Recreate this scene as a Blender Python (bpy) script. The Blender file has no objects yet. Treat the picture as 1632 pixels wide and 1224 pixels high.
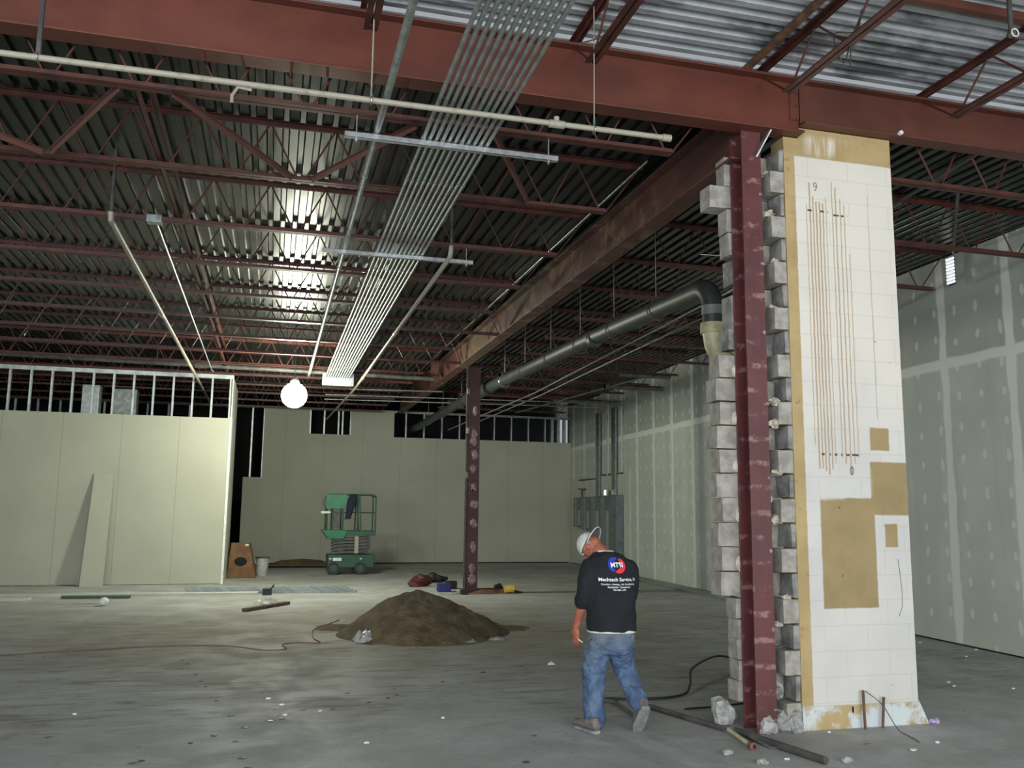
import bpy, bmesh, math, random
from mathutils import Vector, Matrix, noise as mnoise
from mathutils.bvhtree import BVHTree
random.seed(7)
S = bpy.context.scene
C = S.collection
PI = math.pi

# ------------------------------------------------------------------ camera, light, exposure
def s2l(c):
    def f(v):
        v /= 255.0
        return v / 12.92 if v <= 0.04045 else ((v + 0.055) / 1.055) ** 2.4
    return (f(c[0]), f(c[1]), f(c[2]), 1.0)

FPX, YAW, PITCH, ROLL, CAMH = 1401.8, math.radians(15.037), math.radians(8.2), math.radians(0.667), 1.72
cy_, sy_, cp_, sp_ = math.cos(YAW), math.sin(YAW), math.cos(PITCH), math.sin(PITCH)
FW = Vector((sy_ * cp_, cy_ * cp_, sp_))
RT = Vector((cy_, -sy_, 0))
UP = RT.cross(FW)
R2 = RT * math.cos(ROLL) + UP * math.sin(ROLL)
U2 = -RT * math.sin(ROLL) + UP * math.cos(ROLL)
cam = bpy.data.cameras.new('camera')
cam.sensor_width = 36
cam.lens = FPX / 1632 * 36
cam.clip_start = 0.05
cam.clip_end = 200
co = bpy.data.objects.new('camera', cam)
C.objects.link(co)
mw = Matrix((( R2.x, U2.x, -FW.x, 0), (R2.y, U2.y, -FW.y, 0), (R2.z, U2.z, -FW.z, CAMH), (0, 0, 0, 1)))
co.matrix_world = mw
S.camera = co

w = bpy.data.worlds.new('world')
S.world = w
w.use_nodes = True
w.node_tree.nodes['Background'].inputs[0].default_value = (0.72, 0.76, 0.8, 1)
w.node_tree.nodes['Background'].inputs[1].default_value = 0.5

S.view_settings.view_transform = 'Standard'
S.view_settings.look = 'None'
S.view_settings.gamma = 1
S.view_settings.use_curve_mapping = False
S.view_settings.exposure = 0.0

def area(name, loc, rot, sx, sy, power, col):
    l = bpy.data.lights.new(name, 'AREA')
    l.shape = 'RECTANGLE'
    l.size, l.size_y, l.energy, l.color = sx, sy, power, col
    o = bpy.data.objects.new(name, l)
    C.objects.link(o)
    o.location = loc
    o.rotation_euler = rot
    return o
# daylight entering through the open storefront behind the camera
area('storefront_daylight', (-7.6, -5.4, 2.6), (math.radians(90), 0, 0), 33.4, 4.9, 3400, (0.91, 0.955, 1.0))

# ------------------------------------------------------------------ helpers
def setp(o, **k):
    for a, b in k.items():
        if b is not None:
            o[a] = b

class MB:
    def __init__(s):
        s.v = []
        s.f = []
    def add(s, vs, fs):
        n = len(s.v)
        s.v += [tuple(p) for p in vs]
        s.f += [tuple(i + n for i in f) for f in fs]
        return s
    def box(s, x0, x1, y0, y1, z0, z1):
        return s.add([(x0, y0, z0), (x1, y0, z0), (x1, y1, z0), (x0, y1, z0), (x0, y0, z1), (x1, y0, z1), (x1, y1, z1), (x0, y1, z1)],
                     [(0, 3, 2, 1), (4, 5, 6, 7), (0, 1, 5, 4), (1, 2, 6, 5), (2, 3, 7, 6), (3, 0, 4, 7)])
    def jbox(s, x0, x1, y0, y1, z0, z1, j):
        n = len(s.v)
        s.box(x0, x1, y0, y1, z0, z1)
        for i in range(n, len(s.v)):
            p = s.v[i]
            s.v[i] = (p[0] + random.uniform(-j, j), p[1] + random.uniform(-j, j), p[2] + random.uniform(-j, j) * .5)
        return s
    def bar(s, p, q, w_, h_, up=(0, 0, 1)):
        p, q = Vector(p), Vector(q)
        d = (q - p).normalized()
        u = Vector(up)
        if abs(d.dot(u)) > .98:
            u = Vector((0, 1, 0))
        sd = d.cross(u).normalized() * (w_ / 2)
        uu = sd.cross(d).normalized() * (h_ / 2)
        vs = [p - sd - uu, p + sd - uu, p + sd + uu, p - sd + uu, q - sd - uu, q + sd - uu, q + sd + uu, q - sd + uu]
        return s.add(vs, [(0, 3, 2, 1), (4, 5, 6, 7), (0, 1, 5, 4), (1, 2, 6, 5), (2, 3, 7, 6), (3, 0, 4, 7)])
    def tube(s, pts, r, n=8, caps=True, sx=1.0):
        pts = [Vector(p) for p in pts]
        rr = r if isinstance(r, (list, tuple)) else [r] * len(pts)
        k = len(pts)
        vs, fs = [], []
        prev = None
        for i, p in enumerate(pts):
            if i == 0: d = pts[1] - p
            elif i == k - 1: d = p - pts[i - 1]
            else: d = (pts[i + 1] - p).normalized() + (p - pts[i - 1]).normalized()
            if d.length < 1e-9: d = Vector((0, 0, 1))
            d.normalize()
            if prev is None:
                a = Vector((0, 0, 1)) if abs(d.z) < .9 else Vector((1, 0, 0))
                a = (a - d * a.dot(d)).normalized()
            else:
                a = (prev - d * prev.dot(d))
                a = a.normalized() if a.length > 1e-6 else Vector((1, 0, 0))
            prev = a
            b = d.cross(a)
            for j in range(n):
                t = 2 * PI * j / n
                vs.append(p + a * (rr[i] * math.cos(t)) + b * (rr[i] * sx * math.sin(t)))
        for i in range(k - 1):
            for j in range(n):
                j2 = (j + 1) % n
                fs.append((i * n + j, i * n + j2, (i + 1) * n + j2, (i + 1) * n + j))
        if caps:
            fs.append(tuple(range(n - 1, -1, -1)))
            fs.append(tuple((k - 1) * n + j for j in range(n)))
        return s.add(vs, fs)
    def limb(s, pts, rr, n=16):
        # tapered tube with rounded ends, interpolated
        P = [Vector(p) for p in pts]
        a, b = (P[1] - P[0]).normalized(), (P[-1] - P[-2]).normalized()
        Q = [P[0] - a * rr[0] * .9, P[0] - a * rr[0] * .6] + P + [P[-1] + b * rr[-1] * .6, P[-1] + b * rr[-1] * .9]
        R_ = [rr[0] * .35, rr[0] * .8] + list(rr) + [rr[-1] * .8, rr[-1] * .35]
        return s.tube(Q, R_, n)
    def rings(s, rings, n=24, power=2.0):
        # rings: (center, rx, ry, xdir, ydir)
        vs, fs = [], []
        for c, rx, ry, xd, yd in rings:
            c, xd, yd = Vector(c), Vector(xd).normalized(), Vector(yd).normalized()
            for j in range(n):
                t = 2 * PI * j / n
                ct, st = math.cos(t), math.sin(t)
                e = 2.0 / power
                X = math.copysign(abs(ct) ** e, ct) * rx
                Y = math.copysign(abs(st) ** e, st) * ry
                vs.append(c + xd * X + yd * Y)
        k = len(rings)
        for i in range(k - 1):
            for j in range(n):
                j2 = (j + 1) % n
                fs.append((i * n + j, i * n + j2, (i + 1) * n + j2, (i + 1) * n + j))
        fs.append(tuple(range(n - 1, -1, -1)))
        fs.append(tuple((k - 1) * n + j for j in range(n)))
        return s.add(vs, fs)
    def ell(s, c, r, M=None, nu=20, nv=12, v0=0.0, v1=1.0):
        c = Vector(c)
        vs, fs = [], []
        for i in range(nv + 1):
            ph = PI * (v0 + (v1 - v0) * i / nv)
            for j in range(nu):
                th = 2 * PI * j / nu
                p = Vector((r[0] * math.sin(ph) * math.cos(th), r[1] * math.sin(ph) * math.sin(th), r[2] * math.cos(ph)))
                if M: p = M @ p
                vs.append(c + p)
        for i in range(nv):
            for j in range(nu):
                j2 = (j + 1) % nu
                fs.append((i * nu + j, i * nu + j2, (i + 1) * nu + j2, (i + 1) * nu + j))
        return s.add(vs, fs)
    def cyl(s, p, q, r, n=16):
        return s.tube([p, q], r, n)
    def build(s, name, mat, parent=None, smooth=None, kind=None, bevel=0):
        me = bpy.data.meshes.new(name)
        off = Vector((0, 0, 0))
        if parent is not None:
            off = OFF.get(parent.name, Vector((0, 0, 0)))
        me.from_pydata([tuple(Vector(p) - off) for p in s.v], [], s.f)
        bm = bmesh.new()
        bm.from_mesh(me)
        bmesh.ops.remove_doubles(bm, verts=bm.verts, dist=1e-5)
        bmesh.ops.recalc_face_normals(bm, faces=bm.faces)
        bm.to_mesh(me)
        bm.free()
        me.materials.append(mat)
        if smooth:
            me.shade_smooth()
            me.set_sharp_from_angle(angle=math.radians(smooth))
        o = bpy.data.objects.new(name, me)
        C.objects.link(o)
        if parent is not None:
            o.parent = parent
            OFF[o.name] = off
        if bevel:
            b = o.modifiers.new('bevel', 'BEVEL')
            b.width = bevel
            b.segments = 2
        if kind: o['kind'] = kind
        return o
OFF = {}
def spline(pts, n=8):
    P = [Vector(p) for p in pts]
    P = [P[0] * 2 - P[1]] + P + [P[-1] * 2 - P[-2]]
    out = []
    for i in range(1, len(P) - 2):
        for k in range(n):
            t_ = k / n
            a, b, c, d = P[i - 1], P[i], P[i + 1], P[i + 2]
            out.append(.5 * ((2 * b) + (c - a) * t_ + (2 * a - 5 * b + 4 * c - d) * t_ * t_ + (3 * b - a - 3 * c + d) * t_ ** 3))
    out.append(P[-2])
    for p in out: p.z = max(p.z, .006)
    return out

def thing(name, loc, label, cat, group=None):
    o = bpy.data.objects.new(name, None)
    o.empty_display_size = .1
    C.objects.link(o)
    o.location = loc
    OFF[o.name] = Vector(loc)
    setp(o, label=label, category=cat, group=group)
    return o

def solo(mb, name, mat, label, cat, group=None, smooth=None, kind=None, bevel=0):
    o = mb.build(name, mat, None, smooth, kind, bevel)
    # move the origin to the base centre
    me = o.data
    xs = [v.co.x for v in me.vertices]; ys = [v.co.y for v in me.vertices]; zs = [v.co.z for v in me.vertices]
    c = Vector(((min(xs) + max(xs)) / 2, (min(ys) + max(ys)) / 2, min(zs)))
    me.transform(Matrix.Translation(-c))
    o.location = c
    setp(o, label=label, category=cat, group=group)
    return o

def copy_tree(o, parent=None):
    c = o.copy()
    C.objects.link(c)
    if parent: c.parent = parent
    for ch in list(o.children):
        copy_tree(ch, c)
    return c

ORD = ['first', 'second', 'third', 'fourth', 'fifth', 'sixth', 'seventh', 'eighth', 'ninth', 'tenth', 'eleventh', 'twelfth', 'thirteenth', 'fourteenth', 'fifteenth', 'sixteenth', 'seventeenth', 'eighteenth', 'nineteenth', 'twentieth', 'twenty-first', 'twenty-second', 'twenty-third', 'twenty-fourth', 'twenty-fifth', 'twenty-sixth']

# ------------------------------------------------------------------ materials
class NT:
    def __init__(s, name):
        s.mat = bpy.data.materials.new(name)
        s.mat.use_nodes = True
        s.t = s.mat.node_tree
        s.b = s.t.nodes['Principled BSDF']
        s.co = s.t.nodes.new('ShaderNodeTexCoord').outputs['Object']
    def n(s, typ, **k):
        nd = s.t.nodes.new(typ)
        for a, b in k.items(): setattr(nd, a, b)
        return nd
    def link(s, a, b): s.t.links.new(a, b)
    def put(s, sock, v):
        if isinstance(v, bpy.types.NodeSocket): s.link(v, sock)
        else: sock.default_value = v
    def m(s, op, a, b=None, c=None, clamp=False):
        nd = s.n('ShaderNodeMath', operation=op, use_clamp=clamp)
        s.put(nd.inputs[0], a)
        if b is not None: s.put(nd.inputs[1], b)
        if c is not None: s.put(nd.inputs[2], c)
        return nd.outputs[0]
    def sep(s, v=None):
        nd = s.n('ShaderNodeSeparateXYZ')
        s.link(v or s.co, nd.inputs[0])
        return nd.outputs
    def noise(s, scale, detail=4, rough=.55, vec=None, color=False, stretch=None, dist=0):
        v = vec or s.co
        if stretch:
            mp = s.n('ShaderNodeMapping')
            mp.inputs['Scale'].default_value = stretch
            s.link(v, mp.inputs[0])
            v = mp.outputs[0]
        nd = s.n('ShaderNodeTexNoise')
        s.link(v, nd.inputs['Vector'])
        nd.inputs['Scale'].default_value = scale
        nd.inputs['Detail'].default_value = detail
        nd.inputs['Roughness'].default_value = rough
        nd.inputs['Distortion'].default_value = dist
        return nd.outputs['Color' if color else 'Fac']
    def mr(s, v, a, b, c=0.0, d=1.0, smooth=True):
        nd = s.n('ShaderNodeMapRange', interpolation_type='SMOOTHSTEP' if smooth else 'LINEAR')
        s.put(nd.inputs[0], v)
        for i, x in enumerate((a, b, c, d)): s.put(nd.inputs[i + 1], x)
        return nd.outputs[0]
    def mix(s, f, a, b, typ='MIX'):
        nd = s.n('ShaderNodeMix', data_type='RGBA', blend_type=typ)
        s.put(nd.inputs[0], f)
        s.put(nd.inputs[6], a)
        s.put(nd.inputs[7], b)
        return nd.outputs[2]
    def rect(s, x, z, x0, x1, z0, z1, e=.006):
        a = s.mr(x, x0 - e, x0 + e)
        b = s.mr(x, x1 - e, x1 + e, 1.0, 0.0)
        c = s.mr(z, z0 - e, z0 + e)
        d = s.mr(z, z1 - e, z1 + e, 1.0, 0.0)
        return s.m('MULTIPLY', s.m('MULTIPLY', a, b), s.m('MULTIPLY', c, d))
    def band(s, x, c, hw, e):
        a = s.m('SUBTRACT', s.m('ABSOLUTE', s.m('SUBTRACT', x, c)), hw)
        return s.mr(a, -e, e, 1.0, 0.0)
    def bump(s, h, st=.3, d=.01):
        nd = s.n('ShaderNodeBump')
        nd.inputs['Strength'].default_value = st
        nd.inputs['Distance'].default_value = d
        s.link(h, nd.inputs['Height'])
        s.link(nd.outputs[0], s.b.inputs['Normal'])
    def fin(s, col, rough=.6, metal=0.0, spec=None):
        s.put(s.b.inputs['Base Color'], col)
        s.put(s.b.inputs['Roughness'], rough)
        s.put(s.b.inputs['Metallic'], metal)
        if spec is not None: s.b.inputs['Specular IOR Level'].default_value = spec
        return s.mat

def pm(name, c1, c2=None, scale=6, rough=.6, metal=0.0, bump=.15, bscale=None, lo=.35, hi=.65, stretch=None, spec=None, bd=.004):
    t = NT(name)
    c1 = s2l(c1)
    c2 = s2l(c2) if c2 else c1
    f = t.mr(t.noise(scale, 5, .6, stretch=stretch), lo, hi)
    if bump: t.bump(t.noise(bscale or scale * 6, 4), bump, bd)
    return t.fin(t.mix(f, c1, c2), rough, metal, spec)

M = {}
M['joist'] = pm('red_oxide_joist', (90, 45, 36), (62, 33, 27), 5, .5)
M['joist_dusty'] = pm('red_oxide_dusty', (104, 66, 58), (98, 80, 68), 7, .6, lo=.4, hi=.75)
M['beam'] = pm('red_oxide_beam', (101, 53, 40), (85, 43, 33), 1.3, .42, stretch=(1, 1, 1.5))
M['beam_end'] = pm('brownish_oxide_beam', (96, 54, 43), (80, 45, 36), 1.6, .45)
M['rust'] = pm('rusty_orange_steel', (112, 80, 56), (76, 54, 42), 9, .75)
M['galv'] = pm('galvanized_steel', (168, 176, 176), (128, 140, 138), 14, .34, .85, .05)
M['galv_dull'] = pm('dull_galvanized_steel', (158, 165, 160), (128, 136, 132), 9, .42, .45, .05)
M['galv_bright'] = pm('bright_galvanized_steel', (215, 218, 220), (185, 190, 192), 20, .28, .8, .03)
M['stud'] = pm('galvanized_stud', (190, 198, 192), (160, 168, 164), 8, .4, .5, .04)
M['pipe_cream'] = pm('cream_painted_pipe', (152, 146, 130), (116, 108, 94), 16, .5, lo=.5, hi=.8)
M['pipe_black'] = pm('black_painted_pipe', (50, 56, 54), (74, 80, 76), 3, .5, lo=.45, hi=.8)
M['pipe_dark'] = pm('dark_steel_pipe', (58, 58, 56), (84, 82, 78), 6, .5)
M['pvc'] = pm('yellowed_pvc', (196, 190, 150), (160, 156, 124), 6, .45)
M['rubber_band'] = pm('grey_clamp_band', (130, 134, 132), (104, 108, 106), 8, .5)
M['white'] = pm('white_plastic', (225, 226, 222), (205, 206, 200), 8, .5)
M['black'] = pm('black_rubber', (26, 26, 27), (40, 40, 40), 8, .6)
M['green'] = pm('green_paint', (34, 118, 78), (26, 96, 64), 3, .4)
M['green_dark'] = pm('dark_green_paint', (26, 70, 50), (38, 76, 60), 3, .5)
M['jacket'] = pm('navy_cloth', (30, 34, 52), (20, 24, 38), 9, .9)
M['cardboard'] = pm('brown_cardboard', (126, 94, 62), (104, 76, 50), 5, .85)
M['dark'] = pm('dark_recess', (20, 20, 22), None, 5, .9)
M['bucket'] = pm('translucent_white_bucket', (176, 178, 170), (150, 152, 146), 6, .4)
M['wood'] = pm('dirty_lumber', (104, 88, 66), (74, 62, 46), 5, .85, stretch=(1, 8, 8))
M['cmu'] = pm('grey_concrete_block', (166, 162, 152), (134, 129, 120), 9, .9, 0, .5, 120, bd=.004)
M['cmu_dark'] = pm('dark_broken_concrete_block', (150, 148, 142), (104, 104, 102), 7, .95, 0, .8, 70, bd=.008)
M['mortar'] = pm('broken_mortar', (214, 205, 188), (176, 164, 146), 12, .95, 0, .8, 80, bd=.01)
M['plaster_dim'] = pm('purplish_plaster', (158, 140, 138), (120, 98, 98), 14, .95, 0, .8, 60, bd=.01)
M['rubble'] = pm('concrete_rubble', (176, 176, 170), (138, 138, 134), 12, .95, 0, .7, 60, bd=.01)
M['soil'] = pm('sandy_soil', (112, 98, 72), (84, 72, 52), 5, .95, 0, .9, 26, bd=.03)
M['red_dirt'] = pm('reddish_dirt', (120, 82, 64), (92, 62, 48), 12, .95, 0, .8, 50, bd=.02)
M['plastic_sheet'] = pm('crumpled_plastic', (180, 182, 176), (150, 152, 146), 12, .35)
M['cord_orange'] = pm('dusty_orange_cord', (116, 82, 62), (96, 76, 62), 10, .7)
M['red'] = pm('red_plastic', (92, 36, 32), (70, 28, 26), 9, .5)
M['blue'] = pm('blue_plastic', (38, 46, 128), (28, 34, 96), 9, .5)
M['yellow'] = pm('yellow_plastic', (226, 196, 84), (200, 168, 60), 9, .5)
M['copper'] = pm('reddish_pipe_end', (120, 72, 60), (96, 56, 48), 12, .6)
M['skin'] = pm('sunburnt_skin', (164, 100, 76), (140, 82, 62), 14, .55, 0, .1)
M['shirt'] = pm('black_cotton', (22, 25, 32), (15, 17, 22), 6, .9, 0, .25, 14, bd=.012)
M['cap'] = pm('white_cap_cloth', (214, 214, 204), (190, 190, 180), 10, .85)
M['brim'] = pm('grey_brim_underside', (92, 96, 100), (78, 82, 86), 10, .85)
M['hair'] = pm('grey_hair', (150, 140, 128), (120, 110, 100), 30, .8, 0, .5, 90)
M['shoe'] = pm('dusty_brown_leather', (84, 78, 74), (118, 112, 106), 12, .8)
M['sole'] = pm('grey_rubber_sole', (150, 150, 148), (120, 120, 120), 12, .85)
M['logo_blue'] = pm('blue_print', (34, 56, 168), None, 5, .8, bump=0)
M['logo_red'] = pm('red_print', (214, 44, 58), None, 5, .8, bump=0)
M['logo_white'] = pm('white_print', (225, 228, 230), None, 5, .8, bump=0)
M['ink'] = pm('brown_marks', (146, 124, 98), None, 5, .8, bump=0)
M['purple'] = pm('purple_wrapper', (150, 120, 176), (190, 176, 200), 30, .5)
M['panel_grey'] = pm('grey_enclosure_paint', (112, 124, 124), (96, 106, 108), 4, .45)
M['boardw'] = pm('white_backer_board', (196, 198, 186), (186, 188, 176), 2, .8, bump=.05)

def jeans_mat():
    t = NT('worn_blue_denim')
    x, y, z = t.sep()
    f = t.mr(t.noise(7, 4, .6), .35, .7)
    f2 = t.mr(t.noise(3, 3), .45, .75)
    c = t.mix(f, s2l((56, 76, 106)), s2l((94, 116, 144)))
    c = t.mix(t.m('MULTIPLY', f2, .6), c, s2l((112, 116, 112)))
    up = t.mr(z, .6, .8)
    c = t.mix(t.m('MULTIPLY', up, .55), c, s2l((108, 112, 106)))
    t.bump(t.noise(11, 3, .5, stretch=(1, 1, 1.8), dist=.6), .8, .035)
    return t.fin(c, .9)
M['jeans'] = jeans_mat()

def floor_mat():
    t = NT('dusty_concrete')
    big = t.mr(t.noise(.35, 4, .6), .35, .65)
    mid = t.mr(t.noise(1.4, 6, .65, dist=.4), .3, .72)
    fine = t.mr(t.noise(14, 6, .7), .3, .7)
    streak = t.mr(t.noise(1.5, 6, .68, stretch=(.8, 1.3, 1), dist=1.2), .48, .72)
    c = t.mix(big, s2l((184, 187, 188)), s2l((160, 162, 160)))
    c = t.mix(t.m('MULTIPLY', mid, .5), c, s2l((142, 138, 128)))
    c = t.mix(t.m('MULTIPLY', streak, .5), c, s2l((204, 202, 196)))
    x, y, z = t.sep()
    # tracked-out brown dirt around the soil heap and across the middle of the room
    dx = t.m('MULTIPLY', t.m('SUBTRACT', x, 1.2), .32)
    dy = t.m('MULTIPLY', t.m('SUBTRACT', y, 12.9), .42)
    r = t.m('SQRT', t.m('ADD', t.m('MULTIPLY', dx, dx), t.m('MULTIPLY', dy, dy)))
    r = t.m('ADD', r, t.m('MULTIPLY', t.m('SUBTRACT', t.noise(1.1, 5, .65), .5), 1.6))
    c = t.mix(t.mr(r, .35, 1.9, .75, 0.0), c, s2l((130, 120, 98)))
    c = t.mix(t.m('MULTIPLY', fine, .3), c, s2l((146, 144, 138)))
    # dark drips and oil spots
    spots = t.mr(t.noise(5.5, 3, .5), .69, .74)
    c = t.mix(t.m('MULTIPLY', spots, .6), c, s2l((64, 62, 58)))
    spots2 = t.mr(t.noise(3.1, 5, .7, dist=1.2), .66, .75)
    c = t.mix(t.m('MULTIPLY', spots2, .6), c, s2l((205, 204, 198)))
    # broom sweeps and scuffs where the room was walked
    sweep = t.mr(t.noise(4.0, 5, .65, stretch=(.4, 2.0, 1), dist=1.0), .5, .66)
    nearm = t.m('MULTIPLY', t.mr(y, 6.5, 8.5), t.mr(y, 13, 17, 1.0, 0.0))
    c = t.mix(t.m('MULTIPLY', t.m('MULTIPLY', sweep, nearm), .5), c, s2l((84, 80, 72)))
    t.bump(t.m('ADD', t.m('MULTIPLY', t.noise(3, 6, .6), .6), t.m('MULTIPLY', fine, .15)), .35, .02)
    return t.fin(c, t.mr(mid, 0, 1, .62, .8), 0, .35)
M['floor'] = floor_mat()

def deck_mat(name, a, b, rough, metal, soot):
    t = NT(name)
    f = t.mr(t.noise(1.3, 5, .6), .35, .7)
    g = t.mr(t.noise(22, 3, .6), .4, .6)
    c = t.mix(f, s2l(a), s2l(b))
    c = t.mix(t.m('MULTIPLY', g, .25), c, s2l([v * .8 for v in a]))
    k = t.mr(t.noise(.9, 5, .65, stretch=(.6, 1.6, 1)), .52, .66)
    c = t.mix(t.m('MULTIPLY', k, soot), c, s2l((44, 46, 46)))
    t.bump(t.noise(30, 3), .08, .003)
    return t.fin(c, rough, metal)
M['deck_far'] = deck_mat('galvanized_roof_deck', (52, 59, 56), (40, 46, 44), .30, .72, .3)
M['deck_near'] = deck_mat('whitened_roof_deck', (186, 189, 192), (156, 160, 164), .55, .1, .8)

def girder_mat():
    t = NT('stained_lamp_tinted_girder')
    x, y, z = t.sep()
    f = t.mr(t.noise(1.6, 5, .6), .35, .65)
    c = t.mix(f, s2l((96, 56, 50)), s2l((74, 46, 42)))
    d = t.mr(t.noise(3.0, 6, .7, stretch=(1, 1.2, .8), dist=.6), .5, .62)
    ym = t.m('MULTIPLY', t.mr(y, 1.2, 2.4), .75)
    c = t.mix(t.m('MULTIPLY', t.m('MULTIPLY', d, ym), .8), c, s2l((138, 118, 88)))
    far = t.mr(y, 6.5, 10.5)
    c = t.mix(t.m('MULTIPLY', far, .5), c, s2l((100, 86, 68)))  # far stretch tinted tan to paint in the work light's glow
    t.bump(t.noise(12, 4), .2, .005)
    return t.fin(c, .6)
M['girder'] = girder_mat()

def column_mat(name, base, dirt, per, amt):
    t = NT(name)
    x, y, z = t.sep()
    f = t.mr(t.noise(3, 5, .6, stretch=(1, 1, .5)), .35, .7)
    c = t.mix(f, s2l(base), s2l([v * .8 for v in base]))
    zz = t.m('ADD', z, t.m('MULTIPLY', t.m('SUBTRACT', t.noise(16, 3), .5), .06))
    fr = t.m('FRACT', t.m('DIVIDE', zz, per))
    jn = t.band(fr, .5, .10, .05)
    jn = t.m('MULTIPLY', jn, t.mr(t.noise(7, 5, .7), .46, .6))
    pt = t.mr(t.noise(10, 6, .7), .6, .68)
    tot = t.m('MAXIMUM', jn, t.m('MULTIPLY', pt, .6))
    c = t.mix(t.m('MULTIPLY', tot, amt), c, s2l(dirt))
    t.bump(tot, .4, .006)
    return t.fin(c, .5)
M['column'] = column_mat('maroon_column', (94, 47, 48), (148, 114, 106), .2032, .75)
M['column_far'] = column_mat('dark_maroon_column', (74, 37, 34), (112, 84, 80), .41, .4)

def drywall_mat(name, base, seam, along, step, off, amt):
    t = NT(name)
    x, y, z = t.sep()
    u = x if along == 'x' else y
    f = t.mr(t.noise(.8, 4), .3, .7)
    c = t.mix(f, s2l(base), s2l([v * .955 for v in base]))
    fr = t.m('MULTIPLY', t.m('FRACT', t.m('DIVIDE', t.m('ADD', u, off), step)), step)
    s = t.band(fr, step / 2, .006, .004)
    c = t.mix(t.m('MULTIPLY', s, amt), c, s2l(seam))
    sc = t.mr(t.noise(40, 2), .7, .74)
    c = t.mix(t.m('MULTIPLY', sc, .25), c, s2l(seam))
    t.bump(t.noise(60, 3), .05, .001)
    return t.fin(c, .85)
M['drywall'] = drywall_mat('bare_drywall', (172, 173, 156), (118, 114, 102), 'x', 1.22, .3, .55)

def taped_mat():
    t = NT('taped_and_spotted_drywall')
    x, y, z = t.sep()
    wob = t.m('MULTIPLY', t.m('SUBTRACT', t.noise(2.6, 4, .6), .5), .07)
    c = t.mix(t.mr(t.noise(1.1, 5, .6), .3, .7), s2l((198, 202, 192)), s2l((186, 191, 182)))
    # darker green-grey board stripes
    strp = t.mr(t.noise(.9, 3, .5, stretch=(1, 1.6, .12)), .52, .58)
    c = t.mix(t.m('MULTIPLY', strp, .35), c, s2l((170, 178, 172)))
    # girder's shadow painted in as a darker zone above the horizontal joint
    c = t.mix(t.m('MULTIPLY', t.mr(z, 3.78, 3.86), .35), c, s2l((118, 122, 118)))
    yy = t.m('ADD', y, wob)
    fr = t.m('MULTIPLY', t.m('FRACT', t.m('DIVIDE', t.m('ADD', yy, .15), 1.22)), 1.22)
    vb = t.band(fr, .61, t.m('ADD', .075, t.m('MULTIPLY', t.m('SUBTRACT', t.noise(1.7, 3), .5), .10)), .018)
    hb = t.band(t.m('ADD', z, wob), 3.83, .07, .02)
    c = t.mix(t.m('MULTIPLY', t.m('MAXIMUM', vb, hb), .85), c, s2l((226, 229, 222)))
    # screw spots, one row every 0.4 m
    fy = t.m('SUBTRACT', t.m('MULTIPLY', t.m('FRACT', t.m('DIVIDE', yy, .4066)), .4066), .203)
    zj = t.m('ADD', z, t.m('MULTIPLY', t.noise(.9, 2), .5))
    fz = t.m('SUBTRACT', t.m('MULTIPLY', t.m('FRACT', t.m('DIVIDE', zj, .42)), .42), .21)
    rr = t.m('SQRT', t.m('ADD', t.m('MULTIPLY', t.m('MULTIPLY', fy, fy), 3.2), t.m('MULTIPLY', fz, fz)))
    rr = t.m('ADD', rr, t.m('MULTIPLY', t.m('SUBTRACT', t.noise(9, 3), .5), .045))
    sp = t.mr(rr, .058, .072, 1.0, 0.0)
    c = t.mix(t.m('MULTIPLY', sp, .6), c, s2l((224, 228, 220)))
    t.bump(t.noise(50, 3), .05, .001)
    return t.fin(c, .8)
M['taped'] = taped_mat()

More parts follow.
